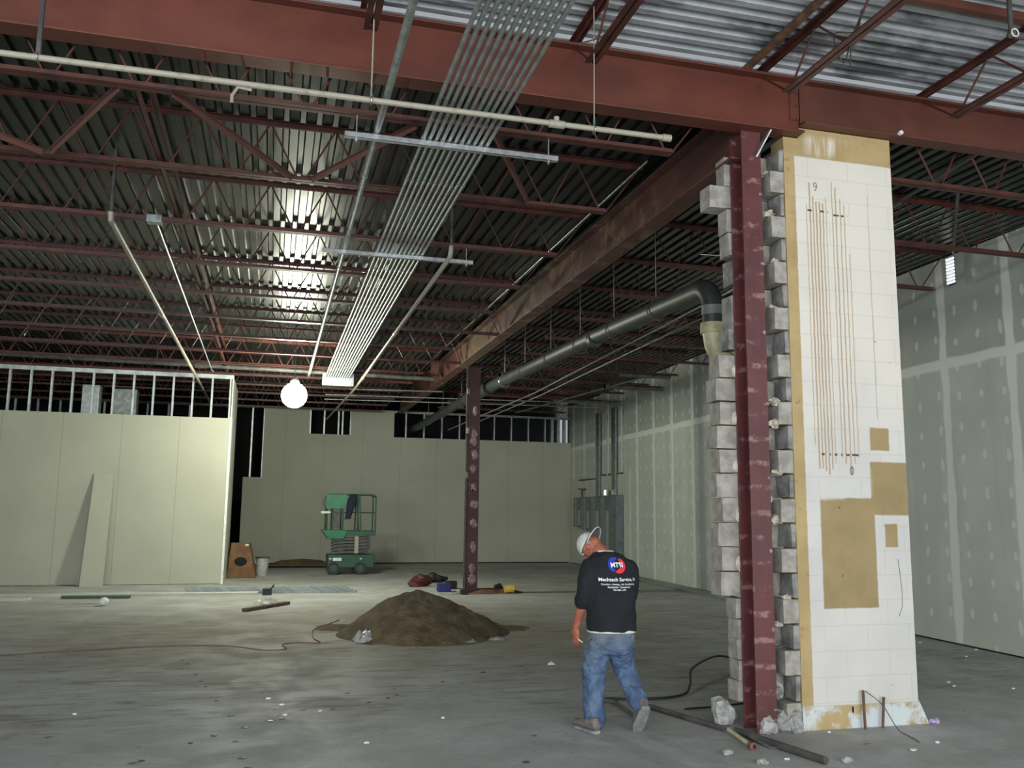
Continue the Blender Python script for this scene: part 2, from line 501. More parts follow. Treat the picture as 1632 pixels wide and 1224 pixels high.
def pier_mat(ox, oz):
    t = NT('painted_block_pier')
    x, y, z = t.sep()
    dx = t.m('MULTIPLY', t.m('SUBTRACT', t.noise(9, 4, .6), .5), .016)
    X = t.m('ADD', t.m('ADD', x, ox), dx)
    Z = t.m('ADD', t.m('ADD', z, oz), dx)
    tan = t.mix(t.mr(t.noise(3, 5), .35, .7), s2l((176, 153, 108)), s2l((161, 138, 94)))
    tan = t.mix(t.mr(t.noise(16, 4), .66, .7, 0, .5), tan, s2l((120, 92, 62)))
    wh = t.mix(t.mr(t.noise(1.6, 4), .35, .7), s2l((202, 198, 190)), s2l((191, 188, 183)))
    lowtint = t.mr(Z, 2.2, .8)
    wh = t.mix(t.m('MULTIPLY', t.mr(Z, 2.0, 3.4, .0, .5), .6), wh, s2l((238, 228, 206)))
    # white field
    c = t.mix(t.rect(X, Z, 4.30, 9, .185, 4.85), tan, wh)
    # overspray near the top
    ov = t.m('MULTIPLY', t.rect(X, Z, 4.42, 4.86, 4.87, 5.05, .05), t.mr(t.noise(5, 3, stretch=(3, 1, .3)), .4, .65))
    c = t.mix(t.m('MULTIPLY', ov, .75), c, s2l((226, 222, 208)))
    # board-shaped tan patches
    sp = t.m('MULTIPLY', t.m('SUBTRACT', t.noise(4, 4), .5), .22)
    Zs = t.m('ADD', Z, sp)
    tn2 = t.mix(t.mr(t.noise(3, 5), .35, .7), s2l((154, 134, 94)), s2l((142, 123, 85)))
    for r in ((4.43, 4.955, .95, 1.86), (4.93, 5.32, 1.72, 2.17), (4.945, 5.135, 2.27, 2.465), (5.05, 5.175, 1.45, 1.645)):
        c = t.mix(t.rect(X, Z, *r, .008), c, tn2)
    # soft overspray over the top of the big patch
    o2 = t.m('MULTIPLY', t.rect(X, Zs, 4.40, 4.93, 1.86, 2.12, .03), .85)
    c = t.mix(o2, c, wh)
    # vertical adhesive runs
    run = None
    XW = t.m('ADD', X, t.m('MULTIPLY', t.m('SUBTRACT', t.noise(1.2, 3, stretch=(.2, 1, 1)), .5), .02))
    for xc, hw, z0, z1 in ((4.405, .004, 2.3, 4.42), (4.44, .008, 2.1, 4.62), (4.472, .007, 2.1, 4.5), (4.503, .008, 2.08, 4.45), (4.535, .008, 2.05, 4.45), (4.568, .007, 2.1, 4.44),
                           (4.60, .004, 2.15, 4.5), (4.665, .005, 2.2, 4.65), (4.70, .007, 2.15, 4.6), (4.745, .006, 2.12, 4.5), (4.785, .005, 2.15, 4.45), (4.825, .004, 2.2, 4.0), (5.03, .0035, 2.55, 4.55)):
        k = t.rect(XW, Z, xc - hw, xc + hw, z0, z1, .004)
        run = k if run is None else t.m('MAXIMUM', run, k)
    # dotted anchor rows
    dots = t.m('MAXIMUM', t.rect(X, Z, 4.41, 4.62, 4.355, 4.372, .003), t.rect(X, Z, 4.66, 4.83, 4.335, 4.352, .003))
    dots = t.m('MAXIMUM', dots, t.rect(X, Z, 4.40, 4.87, 2.215, 2.232, .003))
    dots = t.m('MULTIPLY', dots, t.mr(t.noise(28, 1, stretch=(1, 1, .1)), .5, .56))
    c = t.mix(t.m('MULTIPLY', run, t.mr(t.noise(6, 4, stretch=(1, 1, .3)), .2, .5, .35, .8)), c, s2l((160, 134, 98)))
    c = t.mix(dots, c, s2l((60, 48, 40)))
    # bare concrete look along the bottom course
    bc = t.m('MULTIPLY', t.mr(t.m('ADD', z, oz), .17, .2, 1.0, 0.0), t.mr(t.noise(4, 5, .65), .42, .55))
    c = t.mix(bc, c, s2l((196, 202, 202)))
    holes = t.mr(t.noise(11, 2, .5), .76, .775)
    c = t.mix(t.m('MULTIPLY', holes, .8), c, s2l((70, 58, 46)))
    # block joints
    br = t.n('ShaderNodeTexBrick')
    cmb = t.n('ShaderNodeCombineXYZ')
    t.link(t.m('ADD', x, ox + .04), cmb.inputs[0]); t.link(t.m('ADD', z, oz), cmb.inputs[1])
    t.link(cmb.outputs[0], br.inputs['Vector'])
    br.inputs['Scale'].default_value = 1
    br.inputs['Brick Width'].default_value = .4064
    br.inputs['Row Height'].default_value = .2032
    br.inputs['Mortar Size'].default_value = .005
    br.inputs['Mortar Smooth'].default_value = .5
    c = t.mix(t.m('MULTIPLY', br.outputs['Fac'], .16), c, s2l((150, 140, 124)))
    h = t.m('SUBTRACT', t.m('MULTIPLY', t.noise(70, 4), .25), br.outputs['Fac'])
    t.bump(h, .35, .004)
    return t.fin(c, .75)

def emis(name, col, st):
    m = bpy.data.materials.new(name)
    m.use_nodes = True
    b = m.node_tree.nodes['Principled BSDF']
    b.inputs['Base Color'].default_value = (1, 1, 1, 1)
    b.inputs['Emission Color'].default_value = col
    b.inputs['Emission Strength'].default_value = st
    return m
M['daylit'] = emis('daylight_glow_slat', (.95, .97, 1.0, 1), .7)
M['lamp'] = emis('lamp_glare_globe', (0.98, 1.0, 0.80, 1), 290)

# ------------------------------------------------------------------ setting
DZ = 5.36      # underside of the far roof deck
DN = 5.60      # underside of the near roof deck
def wx(y): return 8.58 + .0455 * y

MB().box(-25, 11, -6, 34, -.2, 0).build('floor', M['floor'], kind='structure')

def deck(along, a0, a1, l0, l1, z, mat, parent=None, dp=.038, fl=.078):
    mb = MB()
    prof = [(0, .0), (fl, .0), (fl + .014, dp), (.1384, dp), (.1524, 0)]
    n = int((a1 - a0) / .1524) + 1
    vs, fs = [], []
    pts = []
    for i in range(n):
        for (u, h) in prof[:-1]:
            pts.append((a0 + i * .1524 + u, z + h))
    for (u, h) in pts:
        if along == 'y': vs += [(u, l0, h), (u, l1, h)]
        else: vs += [(l0, u, h), (l1, u, h)]
    for i in range(len(pts) - 1):
        fs.append((2 * i, 2 * i + 1, 2 * i + 3, 2 * i + 2))
    mb.add(vs, fs)
    x0, x1, y0, y1 = (a0, a1, l0, l1) if along == 'y' else (l0, l1, a0, a1)
    mb.box(x0, x1, y0, y1, z + .08, z + .18)
    return mb
ceil = deck('y', -9.3, 11, 6.585, 34, DZ, None)
ceil_o = ceil.build('ceiling', M['deck_far'], kind='structure')
near = deck('x', -6, 6.45, -25, 11, DN, None, dp=.07, fl=.062)
near.box(-25, 11, 6.572, 6.58, DZ + .04, DN + .06)
near.build('ceiling_near', M['deck_near'], kind='structure')

# right wall
def wall_prism(y0, y1, z1, th=.16):
    mb = MB()
    vs = []
    for z in (0, z1):
        vs += [(wx(y0), y0, z), (wx(y1), y1, z), (wx(y1) + th, y1, z), (wx(y0) + th, y0, z)]
    mb.add(vs, [(0, 1, 2, 3), (4, 7, 6, 5), (0, 4, 5, 1), (1, 5, 6, 2), (2, 6, 7, 3), (3, 7, 4, 0)])
    return mb
wall_prism(-6, 29.3, DZ - .02).build('wall_right', M['taped'], kind='structure')
MB().box(-9.4, -9.3, 6.6, 34, 0, 5.36).build('wall_left', M['drywall'], kind='structure')
MB().box(-9.3, 11, 33.9, 34, 0, 5.4).build('wall_backdrop', M['dark'], kind='structure')  # near-black backdrop: unlit space behind the openings put into its colour
wr = MB().box(-25, 9.5, -6.1, -6, 5.1, 5.7)
wr.build('wall_rear', M['drywall'], kind='structure')

def stud_mb(x, y0, z0, z1, w_=.041, d=.092, lip=.008):
    mb = MB()
    t_ = .004
    mb.box(x - w_ / 2, x + w_ / 2, y0, y0 + t_, z0, z1)
    mb.box(x - w_ / 2, x + w_ / 2, y0 + d - t_, y0 + d, z0, z1)
    mb.box(x - w_ / 2, x - w_ / 2 + t_, y0, y0 + d, z0, z1)
    return mb

# partition on the left, drywall below and open studs above
PY = 21.4
wp = MB().box(-9.3, -1.03, PY, PY + .016, 0.01, 3.775).build('wall_partition', M['drywall'], kind='structure')
MB().box(-9.3, -1.0, PY + .014, PY + .115, 4.70, 4.80).build('top_track', M['stud'], wp)
x = -1.07
i = 0
while x > -7.6:
    stud_mb(x, PY + .018, 0.0, 4.70).build('stud', M['stud'], wp)
    x -= .425 if i else .405
    i += 1
wps = MB()
wps.box(-1.03, -1.0, PY - .002, PY + 2.5, 0.01, 4.74)
wps.build('wall_partition_return', M['boardw'], kind='structure')
cb = MB().box(-1.045, -.99, PY - .012, PY + .0, 0.0, 3.8)
cb.build('lit_board_edge_1', M['white'], kind='structure')  # white strip paints in the lamplit edge of the drywall

# back wall: drywall with an uneven top, studs above it
BY = 28.8
wb = MB()
for x0, x1, z1 in ((-.92, -.36, 2.67), (-.36, 1.045, 4.9), (1.045, 2.35, 4.09), (2.35, 3.75, 4.93), (3.75, 9.88, 4.06)):
    wb.box(x0, x1, BY, BY + .016, 0, z1)
wb.box(-9.3, -1.6, BY, BY + .016, 0, 4.05)
wbo = wb.build('wall_back', M['drywall'], kind='structure')
xs = [-1.35, -.72, -.36, 1.06, 1.5, 1.95, 2.08, 2.34]
X_ = 3.78 + .36
while X_ < 9.0:
    xs.append(X_); X_ += .60
xs += [9.2, 9.42, 9.64]
X_ = -2.0
while X_ > -8:
    xs.append(X_); X_ -= .61
for x in xs:
    stud_mb(x, BY + .02, 0, 4.86, .05 if x < 9.1 else .1).build('stud', M['stud'], wbo)
MB().box(-9.3, 9.85, BY + .018, BY + .115, 4.86, 4.93).build('top_track', M['galv_dull'], wbo)
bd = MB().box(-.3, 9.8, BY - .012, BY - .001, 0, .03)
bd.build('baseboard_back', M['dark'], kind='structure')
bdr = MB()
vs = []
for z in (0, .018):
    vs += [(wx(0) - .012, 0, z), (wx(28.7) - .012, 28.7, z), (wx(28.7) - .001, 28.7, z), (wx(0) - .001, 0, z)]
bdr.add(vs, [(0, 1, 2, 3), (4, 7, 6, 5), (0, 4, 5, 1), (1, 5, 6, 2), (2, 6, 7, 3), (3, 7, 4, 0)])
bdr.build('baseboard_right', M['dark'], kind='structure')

# ------------------------------------------------------------------ steel frame
def isec_x(mb, x0, x1, yc, z0, z1, bf, tf, tw):
    mb.box(x0, x1, yc - bf / 2, yc + bf / 2, z0, z0 + tf)
    mb.box(x0, x1, yc - bf / 2, yc + bf / 2, z1 - tf, z1)
    mb.box(x0, x1, yc - tw / 2, yc + tw / 2, z0 + tf, z1 - tf)
    return mb
def isec_y(mb, y0, y1, xc, z0, z1, bf, tf, tw):
    mb.box(xc - bf / 2, xc + bf / 2, y0, y1, z0, z0 + tf)
    mb.box(xc - bf / 2, xc + bf / 2, y0, y1, z1 - tf, z1)
    mb.box(xc - tw / 2, xc + tw / 2, y0, y1, z0 + tf, z1 - tf)
    return mb
def isec_z(mb, x0, x1, y0, y1, z0, z1, tf, tw):
    xc = (x0 + x1) / 2
    mb.box(x0, x1, y0, y0 + tf, z0, z1)
    mb.box(x0, x1, y1 - tf, y1, z0, z1)
    mb.box(xc - tw / 2, xc + tw / 2, y0 + tf, y1 - tf, z0, z1)
    return mb

fb = thing('steel_beam', (0, 6.47, 5.02), 'deep red primed steel beam crossing the whole picture in front, left of the white pier top', 'beam')
isec_x(MB(), -9.2, 4.335, 6.47, 5.02, 5.53, .185, .022, .012).build('beam_body', M['beam'], fb, bevel=.003)
pl = MB().box(4.245, 4.33, 6.452, 6.4625, 5.16, 5.46).build('splice_plate', M['beam'], fb)
for z in (5.17, 5.29, 5.41):
    for x in (4.31,):
        MB().cyl((x, 6.44, z), (x, 6.453, z), .012, 6).build('bolt', M['beam_end'], pl)
rb = thing('steel_beam', (6.5, 6.47, 5.12), 'shallower brownish red steel beam running right over the white painted pier', 'beam')
isec_x(MB(), 4.35, 9.3, 6.47, 5.12, 5.53, .16, .02, .012).build('beam_body', M['beam_end'], rb, bevel=.003)
MB().cyl((5.32, 6.36, 5.14), (5.32, 6.39, 5.14), .02, 10).build('bolt', M['white'], rb)

g = thing('steel_girder', (3.84, 6.6, 4.79), 'long stained brown steel girder running back from the near column to the far column', 'girder')
gm = isec_y(MB(), 6.58, 18.6, 3.84, 4.79, 5.28, .23, .02, .012)
gm.build('girder_body', M['girder'], g, bevel=.003)
g2 = thing('steel_girder', (3.84, 18.9, 4.79), 'dusty continuation of the girder beyond the far column, tinted tan for lamplight', 'girder')
isec_y(MB(), 18.64, 28.2, 3.84, 4.79, 5.28, .22, .02, .012).build('girder_body', M['girder'], g2)
MB().box(3.52, 3.72, 20.6, 20.62, 4.9, 5.2).build('end_plate', M['rust'], g2)

nc = thing('steel_column', (3.87, 6.6, 0), 'maroon steel column with pale mortar smears standing beside the white pier', 'column')
isec_z(MB(), 3.78, 3.965, 6.495, 6.70, 0, 5.02, .014, .012).build('column_shaft', M['column'], nc, bevel=.002)
mo = MB()
for k in range(24):
    z = .19 + k * .2032
    if random.random() < .62:
        if k % 3: continue
        cx = 3.95
        n0 = len(mo.v)
        mo.ell((cx, 6.496, z + random.uniform(-.02, .02)), (random.uniform(.012, .03), .008, random.uniform(.006, .018)), None, 9, 6)
        for q in range(n0, len(mo.v)):
            p = mo.v[q]; mo.v[q] = (p[0] + random.uniform(-.006, .006), p[1], p[2] + random.uniform(-.008, .008))
mo.build('mortar_patch', M['plaster_dim'], nc)
lm = MB().ell((3.88, 6.49, .05), (.085, .04, .075), None, 9, 7)
lm.v = [(p[0] + random.uniform(-.02, .02), p[1] + random.uniform(-.012, .012), max(0, p[2] + random.uniform(-.02, .02))) for p in lm.v]
lm.build('mortar_lump', M['rubble'], nc)
MB().bar((4.02, 6.44, 5.02), (3.9, 6.49, 4.78), .012, .09, (0, 1, 0)).build('knee_clip', M['galv_bright'], nc)

fc = thing('steel_column', (4.1, 18.5, 0), 'slim dark maroon column blotched with plaster standing far back beside the soil heap', 'column')
isec_z(MB(), 4.0, 4.24, 18.4, 18.62, 0, 4.79, .014, .012).build('column_shaft', M['column_far'], fc)
for k in range(11):
    z = [.5, .95, 1.45, 1.85, 2.2, 2.6, 2.9, 3.2, 3.35, 3.85, .3][k]
    mb = MB().ell((4.13 + random.uniform(-.03, .03), 18.392, z), (random.uniform(.05, .09), .012, random.uniform(.05, .11)), None, 10, 6)
    for v in range(len(mb.v)):
        p = mb.v[v]; mb.v[v] = (p[0] + random.uniform(-.022, .022), p[1], p[2] + random.uniform(-.03, .03))
    mb.build('plaster_patch', M['plaster_dim'], fc, smooth=60)
for z in (2.4, 3.35, 4.2):
    MB().box(3.955, 3.995, 18.38, 18.42, z, z + .12).build('cleat', M['yellow'] if 0 else M['mortar'], fc)
for dx in (0, .035):
    MB().cyl((3.93 + dx * .9, 18.36, 0.0), (3.93 + dx * .9, 18.36, 5.2), .011, 8).build('riser', M['pipe_dark'], fc)

# ------------------------------------------------------------------ joists
def angle_x(mb, x0, x1, z, up, leg=.045, t_=.006, gap=.014):
    # pair of back-to-back angles running along x about y=0
    for s_ in (-1, 1):
        a, b = s_ * gap / 2, s_ * (gap / 2 + leg)
        mb.box(x0, x1, min(a, b), max(a, b), z - t_ / 2, z + t_ / 2)
        c, d = s_ * gap / 2, s_ * (gap / 2 + t_)
        if up: mb.box(x0, x1, min(c, d), max(c, d), z, z + leg)
        else: mb.box(x0, x1, min(c, d), max(c, d), z - leg, z)
def joist(name, label, group, y, x0, x1, xb0, xb1, zb, zt, pan=.61, ph=.0, mat='joist', along='x'):
    r = thing(name, (0, 0, 0), label, 'joist', group)
    def sw(mb):
        if along == 'y': mb.v = [(p[1], p[0], p[2]) for p in mb.v]
        return mb
    mb = MB(); angle_x(mb, x0, x1, zt - .004, False); sw(mb).build('top_chord', M[mat], r)
    mb = MB(); angle_x(mb, xb0, xb1, zb + .004, True); sw(mb).build('bottom_chord', M[mat], r)
    mb = MB()
    n = int((xb1 - xb0) / pan)
    for i in range(n + 1):
        xa = xb1 - ph - i * pan
        if xa - .05 < xb0: break
        mb.cyl((xa, 0, zb + .02), (xa + pan / 2 - .03 if i else min(x1 - .02, xa + pan / 2 + .1), 0, zt - .02), .0095, 6)
        mb.cyl((xa - .06, 0, zb + .02), (xa - pan / 2 - .03, 0, zt - .02), .0095, 6)
    sw(mb).build('web', M[mat], r)
    return r
ZB, ZT = 4.79, DZ - .004
jp = joist('bar_joist', '', 'left bay joists', 0, -8.9, 3.62, -8.6, 3.2, ZB, ZT)
jys = [6.66, 8.25, 9.9, 11.55, 13.2, 14.85, 16.5, 18.1, 19.75, 21.4, 23.05, 24.7, 26.35, 28.0]
for k, y in enumerate(jys):
    if k in (5, 7):
        j = joist('bar_joist', '', 'left bay joists', 0, -8.9, 3.66, -8.6, 3.8, ZB, ZT)
    else:
        j = jp if k == 0 else copy_tree(jp)
    j.location = (0, y, 0)
    j['label'] = 'dark red joist under the left roof deck, %s back from the front beam' % ORD[k]
jr = joist('bar_joist', '', 'right bay joists', 0, 4.0, 8.86, 4.5, 8.62, ZB, ZT, ph=.2)
for k, y in enumerate(jys[:13]):
    if k == 0:
        j = joist('bar_joist', '', 'right bay joists', 0, 5.36, 8.86, 5.42, 8.62, ZB, ZT, ph=.2)
    else:
        j = jr if k == 1 else copy_tree(jr)
    j.location = (0.02 * k, y, 0)
    j['label'] = 'dark red joist right of the long girder, %s back from the front beam' % ORD[k]
nb = joist('bar_joist', '', 'near bay joists', 0, -5.9, 6.55, -5.6, 6.1, 5.2, DN - .004, pan=.8, along='y')
desc = ['leftmost above the thick conduit', 'just right of the rack of thin conduits', 'meeting the beam above the maroon column', 'above the white pier, nearest the right edge']
for k, x in enumerate((.53, 2.25, 3.99, 5.66)):
    j = nb if k == 0 else copy_tree(nb)
    j.location = (x, 0, 0)
    j['label'] = 'dark red joist under the whitened near deck, %s' % desc[k]
solo(MB().tube([(3.80, -5, DN - .05), (3.80, 6.5, DN - .05)], .035, 10), 'roof_pipe', M['rust'], 'rusty orange pipe tucked under the whitened deck beside a red joist', 'pipe', smooth=40)
chm = MB().box(4.35, 8.7, 5.10, 5.11, 5.53, 5.598)
chm.box(4.35, 8.7, 5.11, 5.16, 5.53, 5.538)
chm.box(4.35, 8.7, 5.11, 5.16, 5.59, 5.598)
solo(chm, 'channel_beam', M['beam_end'], 'reddish channel crossing the near deck in the upper right corner', 'beam')

# horizontal bracing between the first two joists
br_pts = [((-3.6, 6.7), (-2.10, 8.2)), ((-1.25, 6.72), (-2.02, 8.18)), ((-.87, 6.7), (.03, 8.2)), ((.98, 6.74), (.22, 8.2)), ((1.62, 6.72), (2.34, 8.2))]
bdesc = ['entering at the left edge', 'sloping down left under the cream pipe', 'falling right toward the thick conduit', 'crossing behind the thick conduit', 'right of the thin conduits']
for k, (a, b) in enumerate(br_pts):
    mb = MB()
    mb.bar((a[0], a[1], ZB + .03), (b[0], b[1], ZB + .03), .055, .006)
    mb.bar((a[0], a[1], ZB + .005), (b[0], b[1], ZB + .005), .006, .05)
    solo(mb, 'brace_angle', M['joist_dusty'], 'rusty angle brace between the nearest left joists, ' + bdesc[k], 'brace', 'angle braces between the first joists')
mb = MB().box(-1.2, -1.155, 6.7, 27.9, 5.295, 5.301).box(-1.2, -1.194, 6.7, 27.9, 5.255, 5.30)
solo(mb, 'bridging_angle', M['joist'], 'long thin red bridging angle running back under the deck left of centre', 'bridging')
mb = MB().box(-1.16, -1.115, 6.7, 27.9, ZB + .05, ZB + .056).box(-1.16, -1.154, 6.7, 27.9, ZB + .05, ZB + .09)
solo(mb, 'bridging_angle', M['joist'], 'lower red bridging angle laid along the bottom chords left of centre', 'bridging')
mb = MB()
mb.bar((6.6, 6.7, 5.3), (7.6, 14, 5.3), .05, .02).bar((6.3, 6.8, 4.85), (8.75, 9.6, 5.25), .03, .03)
solo(mb, 'roof_brace', M['pipe_dark'], 'dark diagonal brace under the deck to the right of the pier', 'brace')

# ------------------------------------------------------------------ conduits and pipes overhead
CZ = 4.665
cp = thing('conduit', (0, 0, 0), '', 'conduit', 'rack of thin conduits')
MB().tube([(0, -3, CZ), (0, 20.1, CZ)], .016, 10).build('tubing', M['galv_dull'], cp, smooth=60)
for y in (.9, 4.0, 7.55, 10.6, 13.65, 16.7, 19.6):
    MB().cyl((0, y, CZ), (0, y + .09, CZ), .0195, 10).build('coupling', M['galv'], cp, smooth=60)
for y in (6.66, 9.9):
    MB().box(-.018, .018, y - .014, y + .014, CZ - .016, CZ + .017).build('strap', M['galv_bright'], cp)
for k in range(11):
    c = cp if k == 0 else copy_tree(cp)
    c.location = (1.03 + k * .052, .02 * (k % 3), 0)
    c['label'] = 'thin grey conduit in the overhead rack, %s from the left of eleven' % ORD[k]
tc = thing('conduit', (.66, 0, 4.65), 'single thick grey conduit running overhead left of the thin rack', 'conduit')
MB().tube([(.66, -3, 4.675), (.66, 20.1, 4.675)], .027, 12).build('tubing', M['galv_dull'], tc, smooth=60)
for y in (7.6, 10.7, 13.8, 16.9):
    MB().cyl((.66, y, 4.675), (.66, y + .1, 4.675), .031, 12).build('coupling', M['galv'], tc, smooth=60)
sdesc = ['nearest, just behind the red beam', 'farther one, halfway up the rack', 'third back', 'fourth back, near the far wall']
for k, y in enumerate((6.66, 9.9)):
    st = thing('strut_rack', (1.28, y, 4.6), 'bright galvanized strut trapeze carrying the thin conduits, ' + sdesc[k], 'strut', 'strut trapezes under the conduits')
    mb = MB().box(.41, 2.16, y - .02, y - .017, 4.6, 4.645).box(.41, 2.16, y + .017, y + .02, 4.6, 4.645).box(.41, 2.16, y - .02, y + .02, 4.6, 4.603)
    mb.box(.41, 2.16, y - .02, y - .008, 4.643, 4.646).box(.41, 2.16, y + .008, y + .02, 4.643, 4.646)
    mb.build('channel', M['galv_bright'], st)
    for x in (.5, 2.08):
        MB().cyl((x, y, 4.57), (x, y, 4.80), .006, 6).build('rod', M['galv_bright'], st)
        MB().cyl((x, y, 4.585), (x, y, 4.6), .014, 6).build('nut', M['galv_bright'], st)

wpz, wpy = 4.565, 5.95
sp = thing('sprinkler_pipe', (0, wpy, wpz), 'long cream painted pipe hung in front of the red beam, capped at its right end', 'pipe')
MB().tube([(-9, wpy, wpz), (2.80, wpy, wpz + .03)], .021, 12).build('pipe_run', M['pipe_cream'], sp, smooth=60)
MB().cyl((2.78, wpy, wpz + .03), (2.85, wpy, wpz + .03), .028, 12).build('end_cap', M['pipe_cream'], sp, smooth=60)
tee = MB().cyl((1.86, wpy, wpz + .025), (1.98, wpy, wpz + .025), .03, 12)
tee.cyl((1.92, wpy, wpz + .03), (1.92, wpy, wpz + .08), .022, 10)
tee.build('tee_fitting', M['pipe_cream'], sp, smooth=60)
for x, r, m_ in ((2.22, .005, 'pipe_cream'), (.54, .006, 'pipe_cream'), (-1.6, .017, 'pipe_dark')):
    MB().cyl((x, wpy, wpz + .02), (x, wpy, DN), r, 8).build('hanger_rod', M[m_], sp)
    rg = MB().tube([(x, wpy + .028 * math.cos(a), wpz + .02 + .03 * math.sin(a)) for a in [i * PI / 6 for i in range(13)]], .005, 6)
    rg.cyl((x, wpy, wpz + .045), (x, wpy, wpz + .12), .009, 8)
    rg.build('hanger_ring', M['galv'], sp)
st = MB().tube([(-.30, 6.6, 4.86), (-.40, 6.60, 4.87), (-.44, 6.60, 4.80), (-.44, 6.60, 4.74)], .012, 6, sx=.3)
solo(st, 'cream_strap', M['pipe_cream'], 'short cream strap hooked over the nearest joist below the cream pipe', 'strap')

def overhead(name, pts, r, mat, label, fits=(), rods=(), cat='pipe'):
    t_ = thing(name, pts[0], label, cat)
    MB().tube(pts, r, 12).build('pipe_run', M[mat], t_, smooth=50)
    for a, b in fits: MB().cyl(a, b, r * 1.28, 12).build('fitting', M[mat], t_, smooth=60)
    for p, q, rr in rods: MB().cyl(p, q, rr, 8).build('hanger_rod', M['pipe_dark'], t_)
    return t_
overhead('sprinkler_pipe', [(-1.72, 9.35, 4.68), (-1.72, 9.38, 4.60), (-1.72, 9.5, 4.6), (-1.79, 25.5, 4.6)], .03, 'pipe_cream', 'cream pipe on the left running back over the drywall partition', [((-1.75, 13.9, 4.6), (-1.75, 14.1, 4.6)), ((-1.77, 18.6, 4.6), (-1.77, 18.8, 4.6))], [((-1.72, 9.37, 4.65), (-1.72, 9.37, 5.36), .018)])
jc = overhead('conduit', [(-1.28, 9.35, 4.6), (-1.37, 19.5, 4.6), (-1.37, 20.1, 4.66)], .011, 'galv_bright', 'slender bright conduit beside the cream pipe on the left', [], [((-1.295, 11.5, 4.61), (-1.295, 11.5, 5.36), .004), ((-1.335, 16.4, 4.61), (-1.335, 16.4, 5.36), .004)], 'conduit')
jb = MB().box(-1.37, -1.22, 9.25, 9.37, 4.58, 4.66)
jb.build('junction_box', M['galv'], jc, bevel=.006)
overhead('sprinkler_pipe', [(1.81, 9.45, 4.66), (1.80, 9.42, 4.58), (1.80, 9.46, 4.54), (1.775, 18.9, 4.54), (1.76, 21.2, 4.54), (1.5, 27.5, 4.45)], .027, 'pipe_cream', 'cream pipe right of the thin conduits running back to the wall opening', [((1.79, 13.9, 4.54), (1.79, 14.1, 4.54)), ((1.775, 19.0, 4.54), (1.775, 19.25, 4.54))], [((1.81, 9.45, 4.62), (1.81, 9.45, 5.36), .018)])
overhead('main_pipe', [(-9, 20.55, 4.93), (3.55, 20.4, 4.79)], .055, 'pipe_dark', 'dark horizontal main pipe crossing just in front of the partition top', [((-1.8, 20.46, 4.845), (-1.55, 20.46, 4.842))], [((-2.6, 20.5, 4.86), (-2.6, 20.5, 5.36), .008), ((.3, 20.45, 4.82), (.3, 20.45, 5.36), .008), ((2.9, 20.42, 4.8), (2.9, 20.42, 5.36), .008)])
overhead('conduit', [(1.7, 21.6, 4.62), (4.0, 21.6, 4.66)], .02, 'galv', 'bright conduit crossing between the pull box and the far column', [], [], 'conduit')
k = 0
for y, z, r, m_, lb in ((23.2, 4.66, .018, 'galv_dull', 'upper'), (23.7, 4.60, .018, 'galv_dull', 'lower')):
    xr = wx(25) - .08 - k * .28
    overhead('conduit', [(1.2, y, z), (xr - .35, y, z + .1), (xr - .15, y + .0, z + .06), (xr, y + .3, z - .15), (xr, y + .35, z - .4), (xr, y + .35, 2.2)], r, m_, '%s grey conduit crossing the back of the room and bending down to the electrical panels' % lb, [], [], 'conduit')
    k += 1
pb = thing('pull_box', (1.3, 20.2, 4.45), 'galvanized pull box where the thin conduits end, beside the glowing lamp', 'box')
MB().box(.98, 1.64, 20.1, 20.45, 4.5, 4.74).build('box_body', M['galv'], pb, bevel=.008)
MB().box(.96, 1.66, 20.08, 20.1, 4.48, 4.76).build('cover', M['galv_bright'], pb)
cd = MB().tube([(1.82, 21.6, 4.55), (1.6, 23, 4.35), (1.2, 26, 4.2), (1.25, 28.6, 3.9)], .02, 8)

# black drain pipe
bp = thing('drain_pipe', (4.45, 8.4, 3.4), 'big black drain pipe right of the girder with a yellowed elbow at its near end', 'pipe')
arc = [(4.47, 8.62 - .26 * math.sin(a) , 4.16 - .26 + .26 * math.cos(a)) for a in [i * PI / 2 / 6 for i in range(7)]]
MB().tube([(4.42, 31, 4.36), (4.45, 20, 4.40), (4.47, 12, 4.27)] + arc + [(4.47, 8.36, 3.86), (4.47, 8.36, 3.72)], .112, 20).build('pipe_run', M['pipe_black'], bp, smooth=60)
MB().cyl((4.47, 8.36, 3.82), (4.47, 8.36, 3.92), .121, 20).build('clamp_band', M['rubber_band'], bp, smooth=60)
el = MB().tube([(4.47, 8.36, 3.73), (4.47, 8.36, 3.62)], .138, 20)
el.tube([(4.47, 8.36, 3.64), (4.49, 8.36, 3.50), (4.56, 8.36, 3.36), (4.68, 8.36, 3.26), (4.85, 8.36, 3.2)], .118, 20)
el.build('elbow', M['pvc'], bp, smooth=60)
for y in (9.8, 11.2, 12.6, 14.1, 15.7, 17.2, 19.4, 21.5, 24.0, 26.4):
    zc = 4.16 + (min(y, 20) - 8.6) * .0211
    xc = 4.465
    hg = MB().tube([(xc + .122 * math.cos(a), y, zc + .122 * math.sin(a)) for a in [i * 2 * PI / 20 for i in range(21)]], .008, 6)
    hg.tube([(xc - .06, y, zc + .10), (xc - .05, y, zc + .17), (xc + .05, y, zc + .17), (xc + .06, y, zc + .10)], .008, 6)
    hh = hg.build('hanger_ring', M['pipe_dark'] if y < 17 else M['galv'], bp)
    MB().cyl((xc, y, zc + .17), (xc, y, DZ), .006, 6).build('hanger_rod', M['galv_dull'], hh)
for y in (11.9, 18.3, 20.6):
    zc = 4.16 + (min(y, 20) - 8.6) * .0211
    MB().cyl((4.465, y, zc), (4.465, y + .12, zc), .12, 20).build('coupling', M['pipe_black'], bp, smooth=60)
